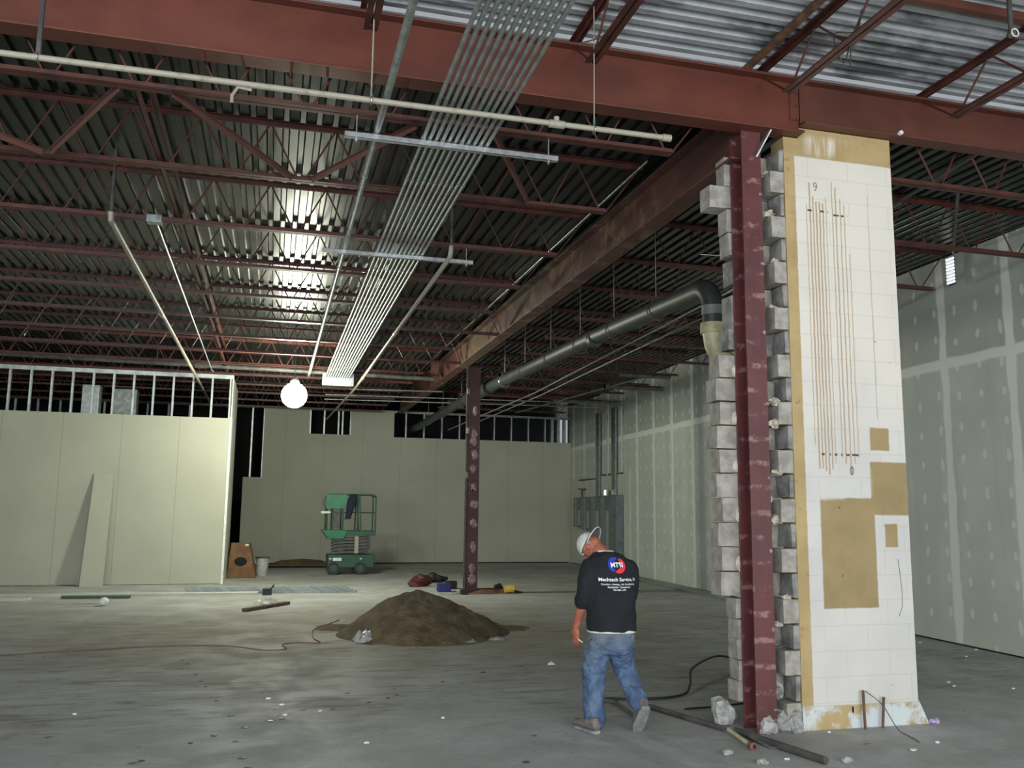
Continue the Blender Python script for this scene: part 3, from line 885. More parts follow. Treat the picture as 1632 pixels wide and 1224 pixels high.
overhead('conduit', [(5.2, 7.2, 4.42), (5.2, 13, 4.28), (5.2, 17.5, 4.17), (5.2, 27, 4.2)], .014, 'galv_bright', 'bright conduit running beside the black drain pipe on its right', [], [((5.2, 12, 4.3), (5.2, 12, 5.36), .005)], 'conduit')
overhead('conduit', [(5.32, 7.2, 4.30), (5.32, 13, 4.2), (5.32, 17.5, 4.12), (5.3, 24, 4.1)], .012, 'galv_dull', 'dull conduit just below the bright one beside the drain pipe', [], [], 'conduit')
overhead('conduit', [(3.52, 7.9, 5.26), (3.50, 24, 5.26)], .013, 'galv', 'thin conduit tucked along the left top edge of the long girder', [], [], 'conduit')
overhead('pipe_stub', [(7.3, 18.9, 4.6), (8.75, 18.9, 4.6)], .06, 'pipe_dark', 'dark horizontal pipe stub near the right wall, nearest of the three', [((7.3, 18.9, 4.6), (7.4, 18.9, 4.6))], [((7.6, 18.9, 4.6), (7.6, 18.9, 5.3), .006)])
overhead('pipe_stub', [(7.0, 17.3, 4.62), (8.2, 17.3, 4.62)], .045, 'pipe_dark', 'dark horizontal pipe stub near the right wall, uppermost of the three', [], [((8.0, 17.3, 4.6), (8.0, 17.3, 5.3), .006)])
overhead('pipe_stub', [(7.0, 21.9, 4.62), (8.9, 21.9, 4.62)], .045, 'pipe_dark', 'dark horizontal pipe stub near the right wall, farthest of the three', [], [((7.6, 21.9, 4.6), (7.6, 21.9, 5.3), .006)])
overhead('branch_pipe', [(7.6, 17.3, 4.6), (6.85, 25, 4.6)], .022, 'galv_dull', 'grey branch pipe running back between the drain pipe and the right wall', [], [])
VX, VY, VZ = 5.105, 4.9, 5.245
vd = thing('sprinkler_drop', (VX, VY, VZ), 'black pipe drop with white fitting in the upper right corner', 'pipe')
MB().cyl((VX, VY, VZ), (VX, VY, DN), .019, 12).build('drop', M['pipe_dark'], vd, smooth=60)
MB().ell((VX, VY, VZ), (.033, .033, .028), None, 14, 8).build('tee_fitting', M['pipe_dark'], vd, smooth=60)
MB().tube([(VX + .005 + .03 * math.cos(a), VY - .028, VZ + .03 * math.sin(a)) for a in [i * 2 * PI / 16 for i in range(17)]], .005, 6).build('seal_ring', M['white'], vd)
MB().cyl((VX + .03, VY, VZ), (8.0, VY, VZ + .02), .026, 12).build('branch', M['pipe_dark'], vd, smooth=60)

# loose wires on the near joist
for k, (pts, lb) in enumerate((([(2.20, 5.4, 5.25), (2.3, 5.55, 5.35), (2.25, 5.8, 5.28), (2.05, 5.9, 5.22)], 'beside the rack of conduits'),
            ([(3.9, 5.0, 5.3), (4.0, 5.2, 5.26), (3.92, 5.35, 5.3), (4.1, 5.5, 5.18), (4.02, 5.3, 5.2), (4.2, 5.55, 5.2)], 'above the maroon column'))):
    solo(MB().tube(spline(pts), .006, 6), 'loose_wire', M['pipe_dark'], 'loose grey wire wrapped on a near joist ' + lb, 'wire')
wv = MB().tube(spline([(-4.95, 19.9, 4.95), (-5.1, 19.8, 5.1), (-5.0, 19.8, 5.3), (-4.7, 19.8, 5.28), (-4.5, 19.8, 5.1), (-4.3, 19.8, 4.9), (-4.1, 19.8, 4.6)]), .008, 6)
solo(wv, 'hanging_cable', M['galv'], 'thin pale cable drooping above the left partition studs', 'cable')

# glowing slats standing in for daylight through the wall gap by the right joist end
lv = thing('daylight_gap', (8.76, 9.72, 5.05), 'small bright white slatted vent at the top of the right wall beside a joist end, glowing for daylight', 'slit')
MB().box(8.87, 8.88, 9.72, 9.86, 4.86, 5.25).build('gap_back', M['dark'], lv)
for k in range(8):
    MB().box(8.85, 8.87, 9.72, 9.86, 4.88 + k * .047, 4.912 + k * .047).build('slat', M['daylit'], lv)

# ------------------------------------------------------------------ work light
LP = (.335, 18.6, 4.03)
wl = thing('work_light', LP, 'blazing round work light hanging left of centre near the partition corner', 'lamp')
MB().ell(LP, (.26, .26, .26), None, 28, 16).build('glare_globe', M['lamp'], wl, smooth=80)  # globe enlarged to stand in for the glare around the lamp
MB().tube([(LP[0], LP[1], LP[2] + .245), (LP[0], LP[1], LP[2] + .31), (LP[0], LP[1], LP[2] + .38)], [.1, .09, .04], 16).build('housing', M['galv_dull'], wl, smooth=50)
MB().cyl((LP[0], LP[1], LP[2] + .35), (LP[0], LP[1], DZ), .008, 6).build('hanging_cord', M['black'], wl)

# ------------------------------------------------------------------ block pier and stub
PF = 6.5
pr = thing('block_pier', (4.75, 6.6, 0), 'tall concrete block pier painted white with tan patches and brown drips', 'pier')
mb = MB().box(4.195, 5.295, PF, PF + .2, .19, 5.015).box(4.345, 5.295, PF, PF + .2, 5.015, 5.115)
mb.build('painted_face', pier_mat(4.75, 0), pr)
mb = MB().box(4.195, 5.30, PF - .004, PF + .21, 0, .19)
mb.add([(5.30, PF - .004, .19), (5.30, PF + .21, .19), (5.39, PF + .21, 0), (5.39, PF - .004, 0), (5.30, PF - .004, 0), (5.30, PF + .21, 0)],
       [(0, 1, 2, 3), (0, 3, 4), (1, 5, 2), (3, 2, 5, 4), (0, 4, 5, 1)])
mb.build('footing_course', pier_mat(4.75, 0), pr)
for k in range(24):
    z = .02 + k * .2032
    if k % 2 == 0:
        x0 = 4.065 + random.uniform(-.012, .012)
        MB().jbox(x0, 4.193, PF + .003, PF + .198, z + .006, z + .196, .003).build('concrete_block', M['cmu'], pr, bevel=.004)
    else:
        MB().jbox(4.15, 4.193, PF + .006, PF + .195, z + .006, z + .196, .008).build('broken_block', M['cmu_dark'], pr, bevel=.004)
    # rear wythe seen in the gap
    MB().jbox(3.985, 4.17, PF + .215, PF + .30, z + .004, z + .198, .004).build('rear_block', M['cmu'] if k % 3 else M['cmu_dark'], pr, bevel=.003)
    if random.random() < .5:
        c = (random.uniform(4.04, 4.12), PF + random.uniform(.02, .16), z + random.uniform(-.01, .03))
        m2 = MB().ell(c, (random.uniform(.025, .055), .04, random.uniform(.015, .035)), None, 9, 7)
        m2.v = [(p[0] + random.uniform(-.016, .016), p[1] + random.uniform(-.014, .014), p[2] + random.uniform(-.014, .014)) for p in m2.v]
        m2.build('mortar_lump', M['mortar'], pr)
rub = MB()
for c, r in (((4.02, 6.55, .06), (.07, .08, .09)), ((4.12, 6.49, .05), (.07, .06, .1)), ((4.03, 6.6, .3), (.05, .05, .06))):
    rub.ell(c, r, None, 10, 7)
rub.v = [(p[0] + random.uniform(-.024, .024), p[1] + random.uniform(-.02, .02), max(0, p[2] + random.uniform(-.026, .026))) for p in rub.v]
rub.build('broken_base', M['rubble'], pr)
# dark hole and nails
MB().ell((4.75, PF, 2.09), (.022, .01, .04), None, 10, 6).build('chipped_hole', M['cmu_dark'], pr)
MB().ell((4.66, PF, .145), (.012, .008, .035), None, 10, 6).build('weep_hole', M['dark'], pr)
sc = MB().tube([(5.165, PF - .001, 1.35), (5.18, PF - .001, 1.2), (5.19, PF - .001, 1.08), (5.185, PF - .001, .96), (5.15, PF - .001, .88)], .003, 6)
sc.build('scuff_line', M['rubber_band'], pr)

def text_mesh(txt, size, bold=0.0):
    cu = bpy.data.curves.new('tmp', 'FONT')
    cu.body = txt
    cu.size = size
    cu.align_x = 'CENTER'
    cu.align_y = 'CENTER'
    cu.offset = bold
    cu.resolution_u = 3
    o = bpy.data.objects.new('tmp', cu)
    C.objects.link(o)
    dg = bpy.context.evaluated_depsgraph_get()
    me = bpy.data.meshes.new_from_object(o.evaluated_get(dg))
    vs = [tuple(v.co) for v in me.vertices]
    fs = [tuple(p.vertices) for p in me.polygons]
    bpy.data.objects.remove(o)
    return vs, fs
vs, fs = text_mesh('9', .12)
MB().add([(4.50 + p[0] * .8, PF - .002, 4.58 + p[1]) for p in vs], fs).build('painted_numeral', M['ink'], pr)

sb = thing('block_stub', (3.7, 6.8, 1), 'ragged toothed strip of grey concrete blocks hanging on the left of the maroon column', 'masonry')
k = 0
z = 1.04
while z < 3.05:
    x0 = (3.60 if k % 2 == 0 else 3.63) + random.uniform(-.015, .015)
    MB().jbox(x0, 3.835, 6.715, 6.905, z + .004, z + .197, .006).build('concrete_block', M['cmu'], sb, bevel=.004)
    if k % 2: 
        m2 = MB().ell((3.80, 6.712, z + .06), (.05, .02, .06), None, 10, 7)
        m2.v = [(p[0] + random.uniform(-.01, .01), p[1], p[2] + random.uniform(-.012, .012)) for p in m2.v]
        m2.build('mortar_lump', M['mortar'], sb)
    z += .2032; k += 1
us = thing('block_stub', (3.78, 6.8, 3.2), 'few loose block slivers still stuck high on the left of the maroon column', 'masonry')
MB().jbox(3.585, 3.835, 6.715, 6.9, 4.385, 4.585, .004).build('concrete_block', M['cmu'], us, bevel=.005)
for z0, z1, x0 in ((4.59, 4.86, 3.735), (4.17, 4.38, 3.745), (3.96, 4.16, 3.755), (3.7, 3.92, 3.79), (3.3, 3.6, 3.77), (3.12, 3.3, 3.74)):
    MB().jbox(x0, 3.835, 6.715, 6.88, z0, z1, .006).build('block_sliver', M['cmu'] if z0 > 3.9 else M['cmu_dark'], us, bevel=.003)
MB().cyl((3.5, 6.75, 3.95), (3.8, 6.75, 3.96), .004, 6).build('tie_wire', M['galv_bright'], us)
lo = thing('block_stub', (3.78, 6.8, 0), 'thin broken block edge at the foot of the maroon column on its left', 'masonry')
for k in range(5):
    MB().jbox(3.745 + random.uniform(-.01, .015), 3.835, 6.715, 6.88, .2 + k * .165, .36 + k * .165, .008).build('block_sliver', M['cmu'], lo, bevel=.004)
def rock(c, r, mat, name, label, cat, group=None, j=.25, par=None):
    mb = MB().ell(c, r, None, 10, 7)
    out = []
    for p in mb.v:
        q = Vector(p) - Vector(c)
        n = mnoise.noise(Vector(p) * (1.2 / max(r)))
        q *= 1 + n * j * 2
        out.append((c[0] + q.x, c[1] + q.y, max(.001, c[2] + q.z)))
    mb.v = [(p[0] + random.uniform(-.09, .09) * r[0], p[1] + random.uniform(-.09, .09) * r[1], max(.001, p[2] + random.uniform(-.12, .12) * r[2])) for p in out]
    return solo(mb, name, M[mat], label, cat, group)
rock((3.66, 6.83, .09), (.10, .09, .14), 'rubble', 'concrete_chunk', 'pale broken concrete chunk at the left foot of the maroon column', 'rubble')

# rusty stubs and wire in front of the pier
for k, (x, h, ln, lb) in enumerate(((4.735, .30, 0, 'left'), (4.90, .24, .03, 'right'))):
    solo(MB().cyl((x, 6.45, 0), (x + ln, 6.46, h), .011, 8), 'rebar_stub', M['rust'], 'rusty bar stub rising before the white pier, %s one of two' % lb, 'rebar')
solo(MB().tube(spline([(4.74, 6.44, .30), (4.85, 6.38, .2), (4.93, 6.3, .02), (4.90, 6.1, .006), (4.86, 5.98, .006)]), .0035, 6), 'thin_wire', M['rust'], 'thin brown wire trailing from the left rebar stub to the floor', 'wire')

# ------------------------------------------------------------------ floor clutter near the column
def pipe_on_floor(name, a, b, r, mat, label, cat='pipe', n=12):
    return solo(MB().cyl((a[0], a[1], r), (b[0], b[1], r), r, n), name, M[mat], label, cat, smooth=60)
pipe_on_floor('floor_pipe', (3.30, 7.50), (3.56, 6.62), .022, 'pipe_dark', 'long dark pipe lying on the floor left of the maroon column')
pipe_on_floor('floor_pipe', (3.60, 6.52), (3.80, 5.62), .028, 'pipe_dark', 'dark pipe lying on the floor in front of the pier, running to the bottom edge')
tp = thing('copper_pipe', (3.5, 6.2, 0), 'short pale pipe with a reddish open end lying below the maroon column', 'pipe')
MB().cyl((3.58, 6.58, .022), (3.50, 6.09, .024), .018, 14).build('pipe_run', M['pvc'], tp, smooth=60)
MB().tube([(3.505, 6.12, .028), (3.495, 6.06, .028)], .028, 14).build('pipe_end', M['copper'], tp, smooth=60)
MB().cyl((3.496, 6.0595, .028), (3.4955, 6.0585, .028), .016, 12).build('bore', M['dark'], tp)
solo(MB().bar((3.63, 6.32, .03), (3.66, 6.06, .01), .05, .004).bar((3.655, 6.32, .04), (3.685, 6.06, .02), .004, .04), 'metal_bracket', M['galv_bright'], 'shiny folded metal strip lying beside the reddish pipe end', 'bracket')
# black cable loop
solo(MB().tube(spline([(5.3, 9.6, .05), (4.9, 9.3, .12), (4.35, 8.75, .10), (4.1, 8.3, .04), (3.9, 8.0, .012), (3.6, 7.85, .012), (3.2, 7.9, .012), (2.9, 8.0, .012)]), .012, 8), 'black_cable', M['black'], 'thick black cable looping across the floor behind the walking man', 'cable', smooth=60)
solo(MB().tube(spline([(5.0, 7.9, .008), (4.5, 7.6, .008), (4.0, 7.45, .008), (3.6, 7.4, .008)]), .008, 6), 'black_cable', M['black'], 'thin dark cord on the floor left of the column base', 'cable')
solo(MB().tube(spline([(4.6, 8.1, .004), (4.35, 8.0, .03), (4.15, 7.7, .02), (4.1, 7.45, .004)]), .003, 6), 'pale_wire', M['pipe_cream'], 'curved pale wire on the floor just left of the maroon column', 'wire')
ja = thing('pry_tool', (3.0, 7.3, 0), 'dark metal tool lying on the floor behind the man', 'tool')
MB().bar((2.90, 8.0, .02), (3.10, 7.75, .02), .04, .03).build('handle', M['pipe_dark'], ja)
MB().tube([(3.08, 7.78, .02), (3.05, 7.2, .015), (2.98, 6.9, .012)], .014, 8).build('shaft', M['pipe_dark'], ja)

# ------------------------------------------------------------------ soil heap
mb = MB()
n1, n2 = 80, 34
vs, fs = [], []
for i in range(n2 + 1):
    q = i / n2
    for j in range(n1):
        a = 2 * PI * j / n1
        rx = 1.02 + .22 * math.cos(a) + .12 * math.cos(2 * a) if math.cos(a) > 0 else 1.02 + .08 * math.cos(2 * a)
        ry = 1.12
        px, py = 2.02 + q * rx * math.cos(a), 12.6 + q * ry * math.sin(a)
        h = .67 * max(0, 1 - q ** 1.12) * (1 - .12 * math.exp(-((q) / .25) ** 2))
        nn = mnoise.fractal(Vector((px * 2.2, py * 2.2, 3)), .8, 2.2, 5)
        nf = mnoise.fractal(Vector((px * 9, py * 9, 7)), .8, 2.2, 4)
        h += (nn * .045 + nf * .018) * min(1, (1 - q) * 6 + .12)
        vs.append((px, py, max(h, .0) if q < 1 else -.005))
for i in range(n2):
    for j in range(n1):
        j2 = (j + 1) % n1
        fs.append((i * n1 + j, i * n1 + j2, (i + 1) * n1 + j2, (i + 1) * n1 + j))
mb.add(vs, fs)
solo(mb, 'soil_heap', M['soil'], 'conical brown heap of sandy soil in the middle of the floor', 'soil', kind='stuff', smooth=80)
def flat_patch(c, rx, ry, h, mat, name, label, cat, seed):
    vs = [(c[0], c[1], h)]
    n = 40
    for ring, hh in ((.55, h * .8), (1, .001)):
        for j in range(n):
            a = 2 * PI * j / n
            k_ = ring * (1 + .35 * mnoise.noise(Vector((math.cos(a) * 1.7, math.sin(a) * 1.7, seed))) + .12 * mnoise.noise(Vector((math.cos(a) * 6, math.sin(a) * 6, seed))))
            vs.append((c[0] + rx * k_ * math.cos(a), c[1] + ry * k_ * math.sin(a), hh))
    fs = [(0, 1 + j, 1 + (j + 1) % n) for j in range(n)]
    fs += [(1 + j, 1 + n + j, 1 + n + (j + 1) % n, 1 + (j + 1) % n) for j in range(n)]
    return solo(MB().add(vs, fs), name, M[mat], label, cat, kind='stuff', smooth=60)
flat_patch((3.35, 12.95), .45, .3, .035, 'soil', 'spilled_soil', 'dark soil spilled at the right foot of the heap', 'soil', 3)
flat_patch((4.55, 18.5), .62, .4, .10, 'red_dirt', 'dirt_pile', 'low reddish dirt pile at the foot of the far column', 'soil', 9)
flat_patch((1.0, 13.4), .35, .35, .04, 'soil', 'spilled_soil', 'thin soil spilled at the left foot of the heap', 'soil', 5)

def sheet(c, s_, mat, name, label, cat, hgt=.12, seed=1):
    rnd = random.Random(seed)
    n = 9
    vs, fs = [], []
    for i in range(n):
        for j in range(n):
            u, v = i / (n - 1) - .5, j / (n - 1) - .5
            e = max(0, 1 - 3.6 * (u * u + v * v))
            vs.append((c[0] + u * s_ * (1 + rnd.uniform(-.15, .15)), c[1] + v * s_ * (1 + rnd.uniform(-.15, .15)), .004 + e * hgt * rnd.uniform(.35, 1)))
    for i in range(n - 1):
        for j in range(n - 1):
            a = i * n + j
            fs.append((a, a + 1, a + n + 1, a + n))
    return solo(MB().add(vs, fs), name, M[mat], label, cat)
sheet((1.28, 12.0), .34, 'plastic_sheet', 'crumpled_sheet', 'crumpled clear plastic at the left front foot of the soil heap', 'plastic', .2, 2)
sheet((1.58, 11.85), .2, 'plastic_sheet', 'crumpled_sheet', 'smaller crumpled plastic just right of the bigger one by the heap', 'plastic', .12, 3)
sheet((2.62, 11.7), .2, 'plastic_sheet', 'paper_scrap', 'pale paper scrap before the heap, left of two', 'paper', .04, 4)
sheet((3.02, 11.85), .26, 'plastic_sheet', 'paper_scrap', 'pale paper scrap before the heap, right of two', 'paper', .04, 5)
sheet((3.14, 9.82), .09, 'white', 'paper_scrap', 'small white scrap on the open floor left of the man', 'paper', .04, 6)
sheet((-3.05, 17.6), .5, 'plastic_sheet', 'plastic_sheet', 'flat pale plastic strip before the left partition', 'plastic', .02, 8)
sheet((.0, 17.0), .45, 'plastic_sheet', 'crumpled_sheet', 'clear plastic wrap beside the lumber piece', 'plastic', .12, 12)
solo(MB().ell((-2.74, 17.0, .075), (.085, .085, .075), None, 16, 10), 'white_tub', M['white'], 'small round white object on the floor before the left partition', 'tub', smooth=60)
solo(MB().bar((-.36, 15.7, .03), (.36, 16.75, .03), .10, .05), 'lumber_piece', M['wood'], 'short dirty lumber piece lying left of the soil heap', 'lumber')
solo(MB().tube(spline([(-6, 10.2, .008), (-3.0, 11.55, .008), (-2.2, 11.8, .008), (-1.3, 12.0, .008), (-.5, 11.9, .008), (.0, 11.45, .008), (.25, 11.5, .008), (.22, 11.9, .008), (.45, 12.0, .008), (.68, 11.95, .008), (.62, 12.4, .008), (.66, 13.2, .008), (.9, 13.8, .008), (1.1, 14.3, .008)]), .006, 8), 'extension_cord', M['cord_orange'], 'dusty orange extension cord snaking across the floor to the heap', 'cord', smooth=60)

# tools by the far column
def crumple(c, r, mat, name, label, cat): return rock((c[0], c[1], r[2] * .8), r, mat, name, label, cat, j=.45)
crumple((3.32, 20.2), (.24, .16, .13), 'red', 'red_tool_bag', 'dark red tool bag behind the top of the soil heap', 'bag')
crumple((3.85, 21.3), (.26, .14, .12), 'black', 'dark_tool_pile', 'dark bundle of gear behind the heap, right of the red bag', 'bag')
solo(MB().box(3.48, 3.76, 18.75, 18.98, 0, .17), 'blue_box', M['blue'], 'blue tool box just left of the far column foot', 'box', bevel=.015)
solo(MB().box(3.78, 4.02, 19.4, 19.6, 0, .17), 'black_box', M['black'], 'black tool case behind the blue box', 'box', bevel=.02)
solo(MB().box(3.83, 3.98, 18.1, 18.25, 0, .10), 'black_box', M['black'], 'small black tool between the blue box and the far column', 'box', bevel=.02)
sheet((3.68, 18.35), .45, 'plastic_sheet', 'plastic_sheet', 'pale blue-grey plastic under the blue tool box', 'plastic', .04, 21)
solo(MB().cyl((4.80, 18.3, .09), (5.0, 18.3, .09), .08, 14), 'yellow_can', M['yellow'], 'yellow can lying right of the far column foot', 'can', smooth=60)
crumple((4.78, 18.65), (.11, .08, .08), 'black', 'black_glove', 'small black item beside the yellow can', 'glove')
crumple((3.95, 19.9), (.09, .08, .06), 'black', 'dark_ball', 'small dark lump right of the red tool bag', 'debris')

# long materials on the floor in front of the partition
for k, (a, b, w_, h_, mat, lb, nm) in enumerate((
        ((-9.0, 17.95), (-4.2, 18.25), .30, .04, 'boardw', 'long pale board strip on the floor at the left edge', 'board_strip'),
        ((-5.6, 18.9), (-.18, 18.75), .26, .05, 'boardw', 'long pale board strip on the floor before the partition', 'board_strip'))):
    solo(MB().bar((a[0], a[1], h_ / 2), (b[0], b[1], h_ / 2), w_, h_), nm, M[mat], lb, 'board')
stl = ['rear', 'second', 'third', 'front']
for k in range(4):
    y = 20.1 - k * .38
    mb = MB()
    x0, x1 = -1.7 + .06 * k, 1.65 + .05 * k
    mb.box(x0, x1, y - .045, y + .045, 0, .004).box(x0, x1, y - .045, y - .041, 0, .035).box(x0, x1, y + .041, y + .045, 0, .035)
    solo(mb, 'metal_stud', M['galv_dull'], 'loose galvanized stud on the floor beyond the pale boards, %s of four' % stl[k], 'stud', 'loose studs on the floor')
solo(MB().box(-.10, .08, 18.55, 18.7, .0, .12).bar((.05, 18.6, .1), (.12, 18.6, .2), .03, .03), 'tape_dispenser', M['black'], 'small black tool lying at the end of the pale boards', 'tool')
solo(MB().bar((-3.7, 18.4, .03), (-2.5, 18.3, .03), .1, .04), 'green_strip', M['green_dark'], 'dark green strip lying across the pale boards', 'strip')
for k in range(4):
    y = 17.6 + k * .28
    mb = MB().bar((wx(15.8) - .50 + k * .12, 15.8 + k * .3, .02), (wx(24.5) - .50 + k * .12, 24.5, .02), .09, .035)
    solo(mb, 'metal_stud', M['galv_dull'], 'grey stud bundle along the foot of the right wall, %s from the room side' % ORD[k], 'stud', 'studs along the right wall')

# leaning board
mb = MB()
mb.add([(-3.90, 20.98, 0), (-3.44, 20.98, 0), (-3.44, 21.37, 2.43), (-3.84, 21.37, 2.43), (-3.90, 20.995, 0), (-3.44, 20.995, 0), (-3.44, 21.385, 2.43), (-3.84, 21.385, 2.43)],
       [(0, 1, 2, 3), (4, 7, 6, 5), (0, 4, 5, 1), (1, 5, 6, 2), (2, 6, 7, 3), (3, 7, 4, 0)])
solo(mb, 'leaning_board', M['drywall'], 'narrow drywall offcut leaning on the left partition', 'board')

# box and bucket
bx = thing('cardboard_box', (-.72, 23.4, 0), 'battered brown cardboard box with a dark hole beside the partition end', 'box')
mb = MB().add([(-1.0, 23.1, 0), (-.30, 23.1, 0), (-.28, 23.7, 0), (-1.0, 23.7, 0), (-.93, 23.15, .86), (-.50, 23.15, .86), (-.47, 23.65, .84), (-.93, 23.65, .84)],
              [(0, 3, 2, 1), (4, 5, 6, 7), (0, 1, 5, 4), (1, 2, 6, 5), (2, 3, 7, 6), (3, 0, 4, 7)])
mb.build('carton', M['cardboard'], bx, bevel=.02)
MB().ell((-.68, 23.115, .40), (.15, .02, .11), None, 14, 8).build('torn_hole', M['dark'], bx)
MB().ell((-.55, 23.13, .80), (.05, .02, .03), None, 10, 6).build('tape', M['white'], bx)
bk = thing('bucket', (-.2, 23.9, 0), 'translucent white bucket beside the cardboard box', 'bucket')
MB().tube([(-.17, 23.9, 0), (-.17, 23.9, .44)], [.14, .165], 18).build('pail', M['bucket'], bk, smooth=50)
MB().tube([(-.17, 23.9, .44), (-.17, 23.9, .47)], .175, 18).build('lid', M['pipe_dark'], bk, smooth=50)
MB().tube([(-.17 + .17 * math.cos(a), 23.75, .40 - .14 * math.sin(a)) for a in [i * PI / 8 for i in range(9)]], .005, 6).build('handle', M['galv'], bk)
# dirt bank along the back wall foot
flat_patch((1.0, 28.35), 1.0, .3, .18, 'soil', 'dirt_pile', 'low dark dirt bank along the back wall left of the lift', 'soil', 14)
solo(MB().bar((-.1, 26.9, .03), (1.6, 26.9, .03), .08, .05), 'dark_strip', M['dark'], 'dark strip lying on the floor before the back wall left of the lift', 'strip')

# ------------------------------------------------------------------ scissor lift
lf = thing('scissor_lift', (2.08, 24.3, 0), 'small green scissor lift parked before the back wall', 'lift')
y0, y1 = 24.0, 24.75
x0, x1 = 1.42, 2.74
ch = MB().box(x0 + .06, x1 - .04, y0, y1, .18, .52).build('chassis', M['green_dark'], lf, bevel=.02)
MB().box(x0 + .2, x0 + .42, y0 - .004, y0, .36, .44).build('decal', M['white'], ch)
MB().box(x0 + .1, x0 + .16, y0 - .004, y0, .40, .43).build('decal', M['white'], ch)
MB().box(x1 - .42, x1 - .37, y0 - .004, y0, .40, .43).build('decal', M['white'], ch)
for x in (x0 + .22, x1 - .40):
    for y in (y0 - .03, y1 - .07):
        wh = MB().cyl((x, y, .165), (x, y + .10, .165), .165, 20).build('wheel', M['black'], lf, smooth=40)
        MB().cyl((x, y - .006, .165), (x, y + .02, .165), .09, 16).build('hub', M['green_dark'], wh, smooth=40)
for k in range(5):
    z = .56 + k * .085
    for y in (y0 + .06, y1 - .1):
        MB().bar((x0 + .18, y, z), (x1 - .14, y, z + .07), .04, .045).bar((x0 + .18, y + .045, z + .07), (x1 - .14, y + .045, z), .04, .045).build('scissor_arm', M['pipe_dark'], lf)
MB().box(x0 + .75, x0 + .85, y0 + .02, y0 + .08, .55, 1.0).build('maintenance_prop', M['pipe_cream'], lf)
MB().box(x0 - .02, x1 - .02, y0, y1, 1.02, 1.14).build('deck', M['green_dark'], lf, bevel=.008)
MB().add([(x0 - .12, y0 - .03, 1.16), (x0 + .55, y0 - .03, 1.16), (x0 + .55, y1, 1.16), (x0 - .12, y1, 1.16), (x0 + .05, y0 - .02, .93), (x0 + .45, y0 - .02, .93), (x0 + .45, y1, .93), (x0 + .05, y1, .93)],
         [(0, 1, 2, 3), (4, 7, 6, 5), (0, 4, 5, 1), (1, 5, 6, 2), (2, 6, 7, 3), (3, 7, 4, 0)]).build('extension_deck', M['green'], lf, bevel=.01)
rt = 2.10
rail = MB()
for y in (y0 + .02, y1 - .02):
    rail.tube([(x0 - .0, y, 1.14), (x0 - .0, y, rt - .05), (x0 + .05, y, rt), (x1 - .1, y, rt), (x1 - .04, y, rt - .06), (x1 - .04, y, 1.12)], .02, 8)
    rail.cyl((x0, y, 1.62), (x1 - .04, y, 1.62), .016, 8)
    rail.cyl((x0 + .16, y, 1.14), (x0 + .16, y, rt), .018, 8)
    rail.cyl((x0 + .42, y, 1.14), (x0 + .42, y, rt), .018, 8)
    rail.cyl((x1 - .52, y, 1.14), (x1 - .5, y, rt - .02), .018, 8)
    rail.cyl((x1 - .42, y, 1.14), (x1 - .48, y, rt), .018, 8)
rail.cyl((x1 - .04, y0 + .02, rt - .05), (x1 - .04, y1 - .02, rt - .05), .018, 8)
rail.cyl((x1 - .04, y0 + .02, 1.62), (x1 - .04, y1 - .02, 1.62), .016, 8)
rail.build('guard_rail', M['green_dark'], lf, smooth=50)
MB().box(x0 - .04, x0 + .52, y0 - .03, y0 + .0, rt - .38, rt + .0).build('control_panel', M['green'], lf, bevel=.01)
MB().box(x0 + .14, x0 + .34, y0 + .01, y0 + .05, 1.2, 1.7).build('charger_box', M['pipe_dark'], lf, bevel=.01)
MB().box(x0 - .1, x0 - .03, y0 - .02, y0 + .1, rt - .32, rt - .12).build('joystick_box', M['pipe_dark'], lf, bevel=.01)
jk = MB().rings([((x0 + .67 - .13 * q, y0 - .03, rt + .01 - .66 * q), .08 + .04 * math.sin(PI * min(1, q * 1.1 + .1)), .045 + .02 * q, (1, 0, .1), (0, 1, 0)) for q in [i / 9 for i in range(10)]], 18, 3)
jk.v = [(p[0] + random.uniform(-.008, .008), p[1] + random.uniform(-.008, .008), p[2] + random.uniform(-.006, .006)) for p in jk.v]
solo(jk, 'jacket', M['jacket'], 'dark navy jacket draped over the green lift rail', 'jacket', smooth=60)
solo(MB().cyl((x0 - .16, y0 - .08, 1.62), (x0 + .08, y0 - .07, 1.62), .035, 12), 'white_tube', M['white'], 'short white roll stuck on the left of the green lift rail', 'roll', smooth=60)

# ------------------------------------------------------------------ electrical gear on the right wall
mb = MB()
vs = []
for z in (.08, 2.86):
    vs += [(wx(22.95) - .03, 22.95, z), (wx(28.7) - .03, 28.7, z), (wx(28.7) - .002, 28.7, z), (wx(22.95) - .002, 22.95, z)]
mb.add(vs, [(0, 1, 2, 3), (4, 7, 6, 5), (0, 4, 5, 1), (1, 5, 6, 2), (2, 6, 7, 3), (3, 7, 4, 0)])
solo(mb, 'backer_board', M['boardw'], 'pale backer board on the right wall behind the electrical panels', 'board')
pdsc = ['nearest the back wall corner', 'second from the back corner', 'third from the back corner', 'fourth from the back corner']
for k in range(4):
    yb = 27.6 - k * .95
    X = wx(yb) - .05
    p = thing('electrical_panel', (X, yb, 1.2), 'tall grey electrical panel on the pale backer board, ' + pdsc[k], 'panel', 'electrical panels on the right wall')
    zb = (1.22, 1.15, 1.0, .4)[k]
    MB().box(X - .19, X, yb - .15, yb + .15, zb, 2.18).build('enclosure', M['panel_grey'], p, bevel=.008)
    MB().box(X - .20, X - .19, yb - .13, yb + .13, zb + .03, 2.13).build('door', M['galv_dull'], p, bevel=.004)
    MB().box(X - .15, X - .05, yb - .158, yb - .15, zb + .05, 1.75).build('bright_strip', M['galv_bright'], p)
X = wx(23.45) - .04
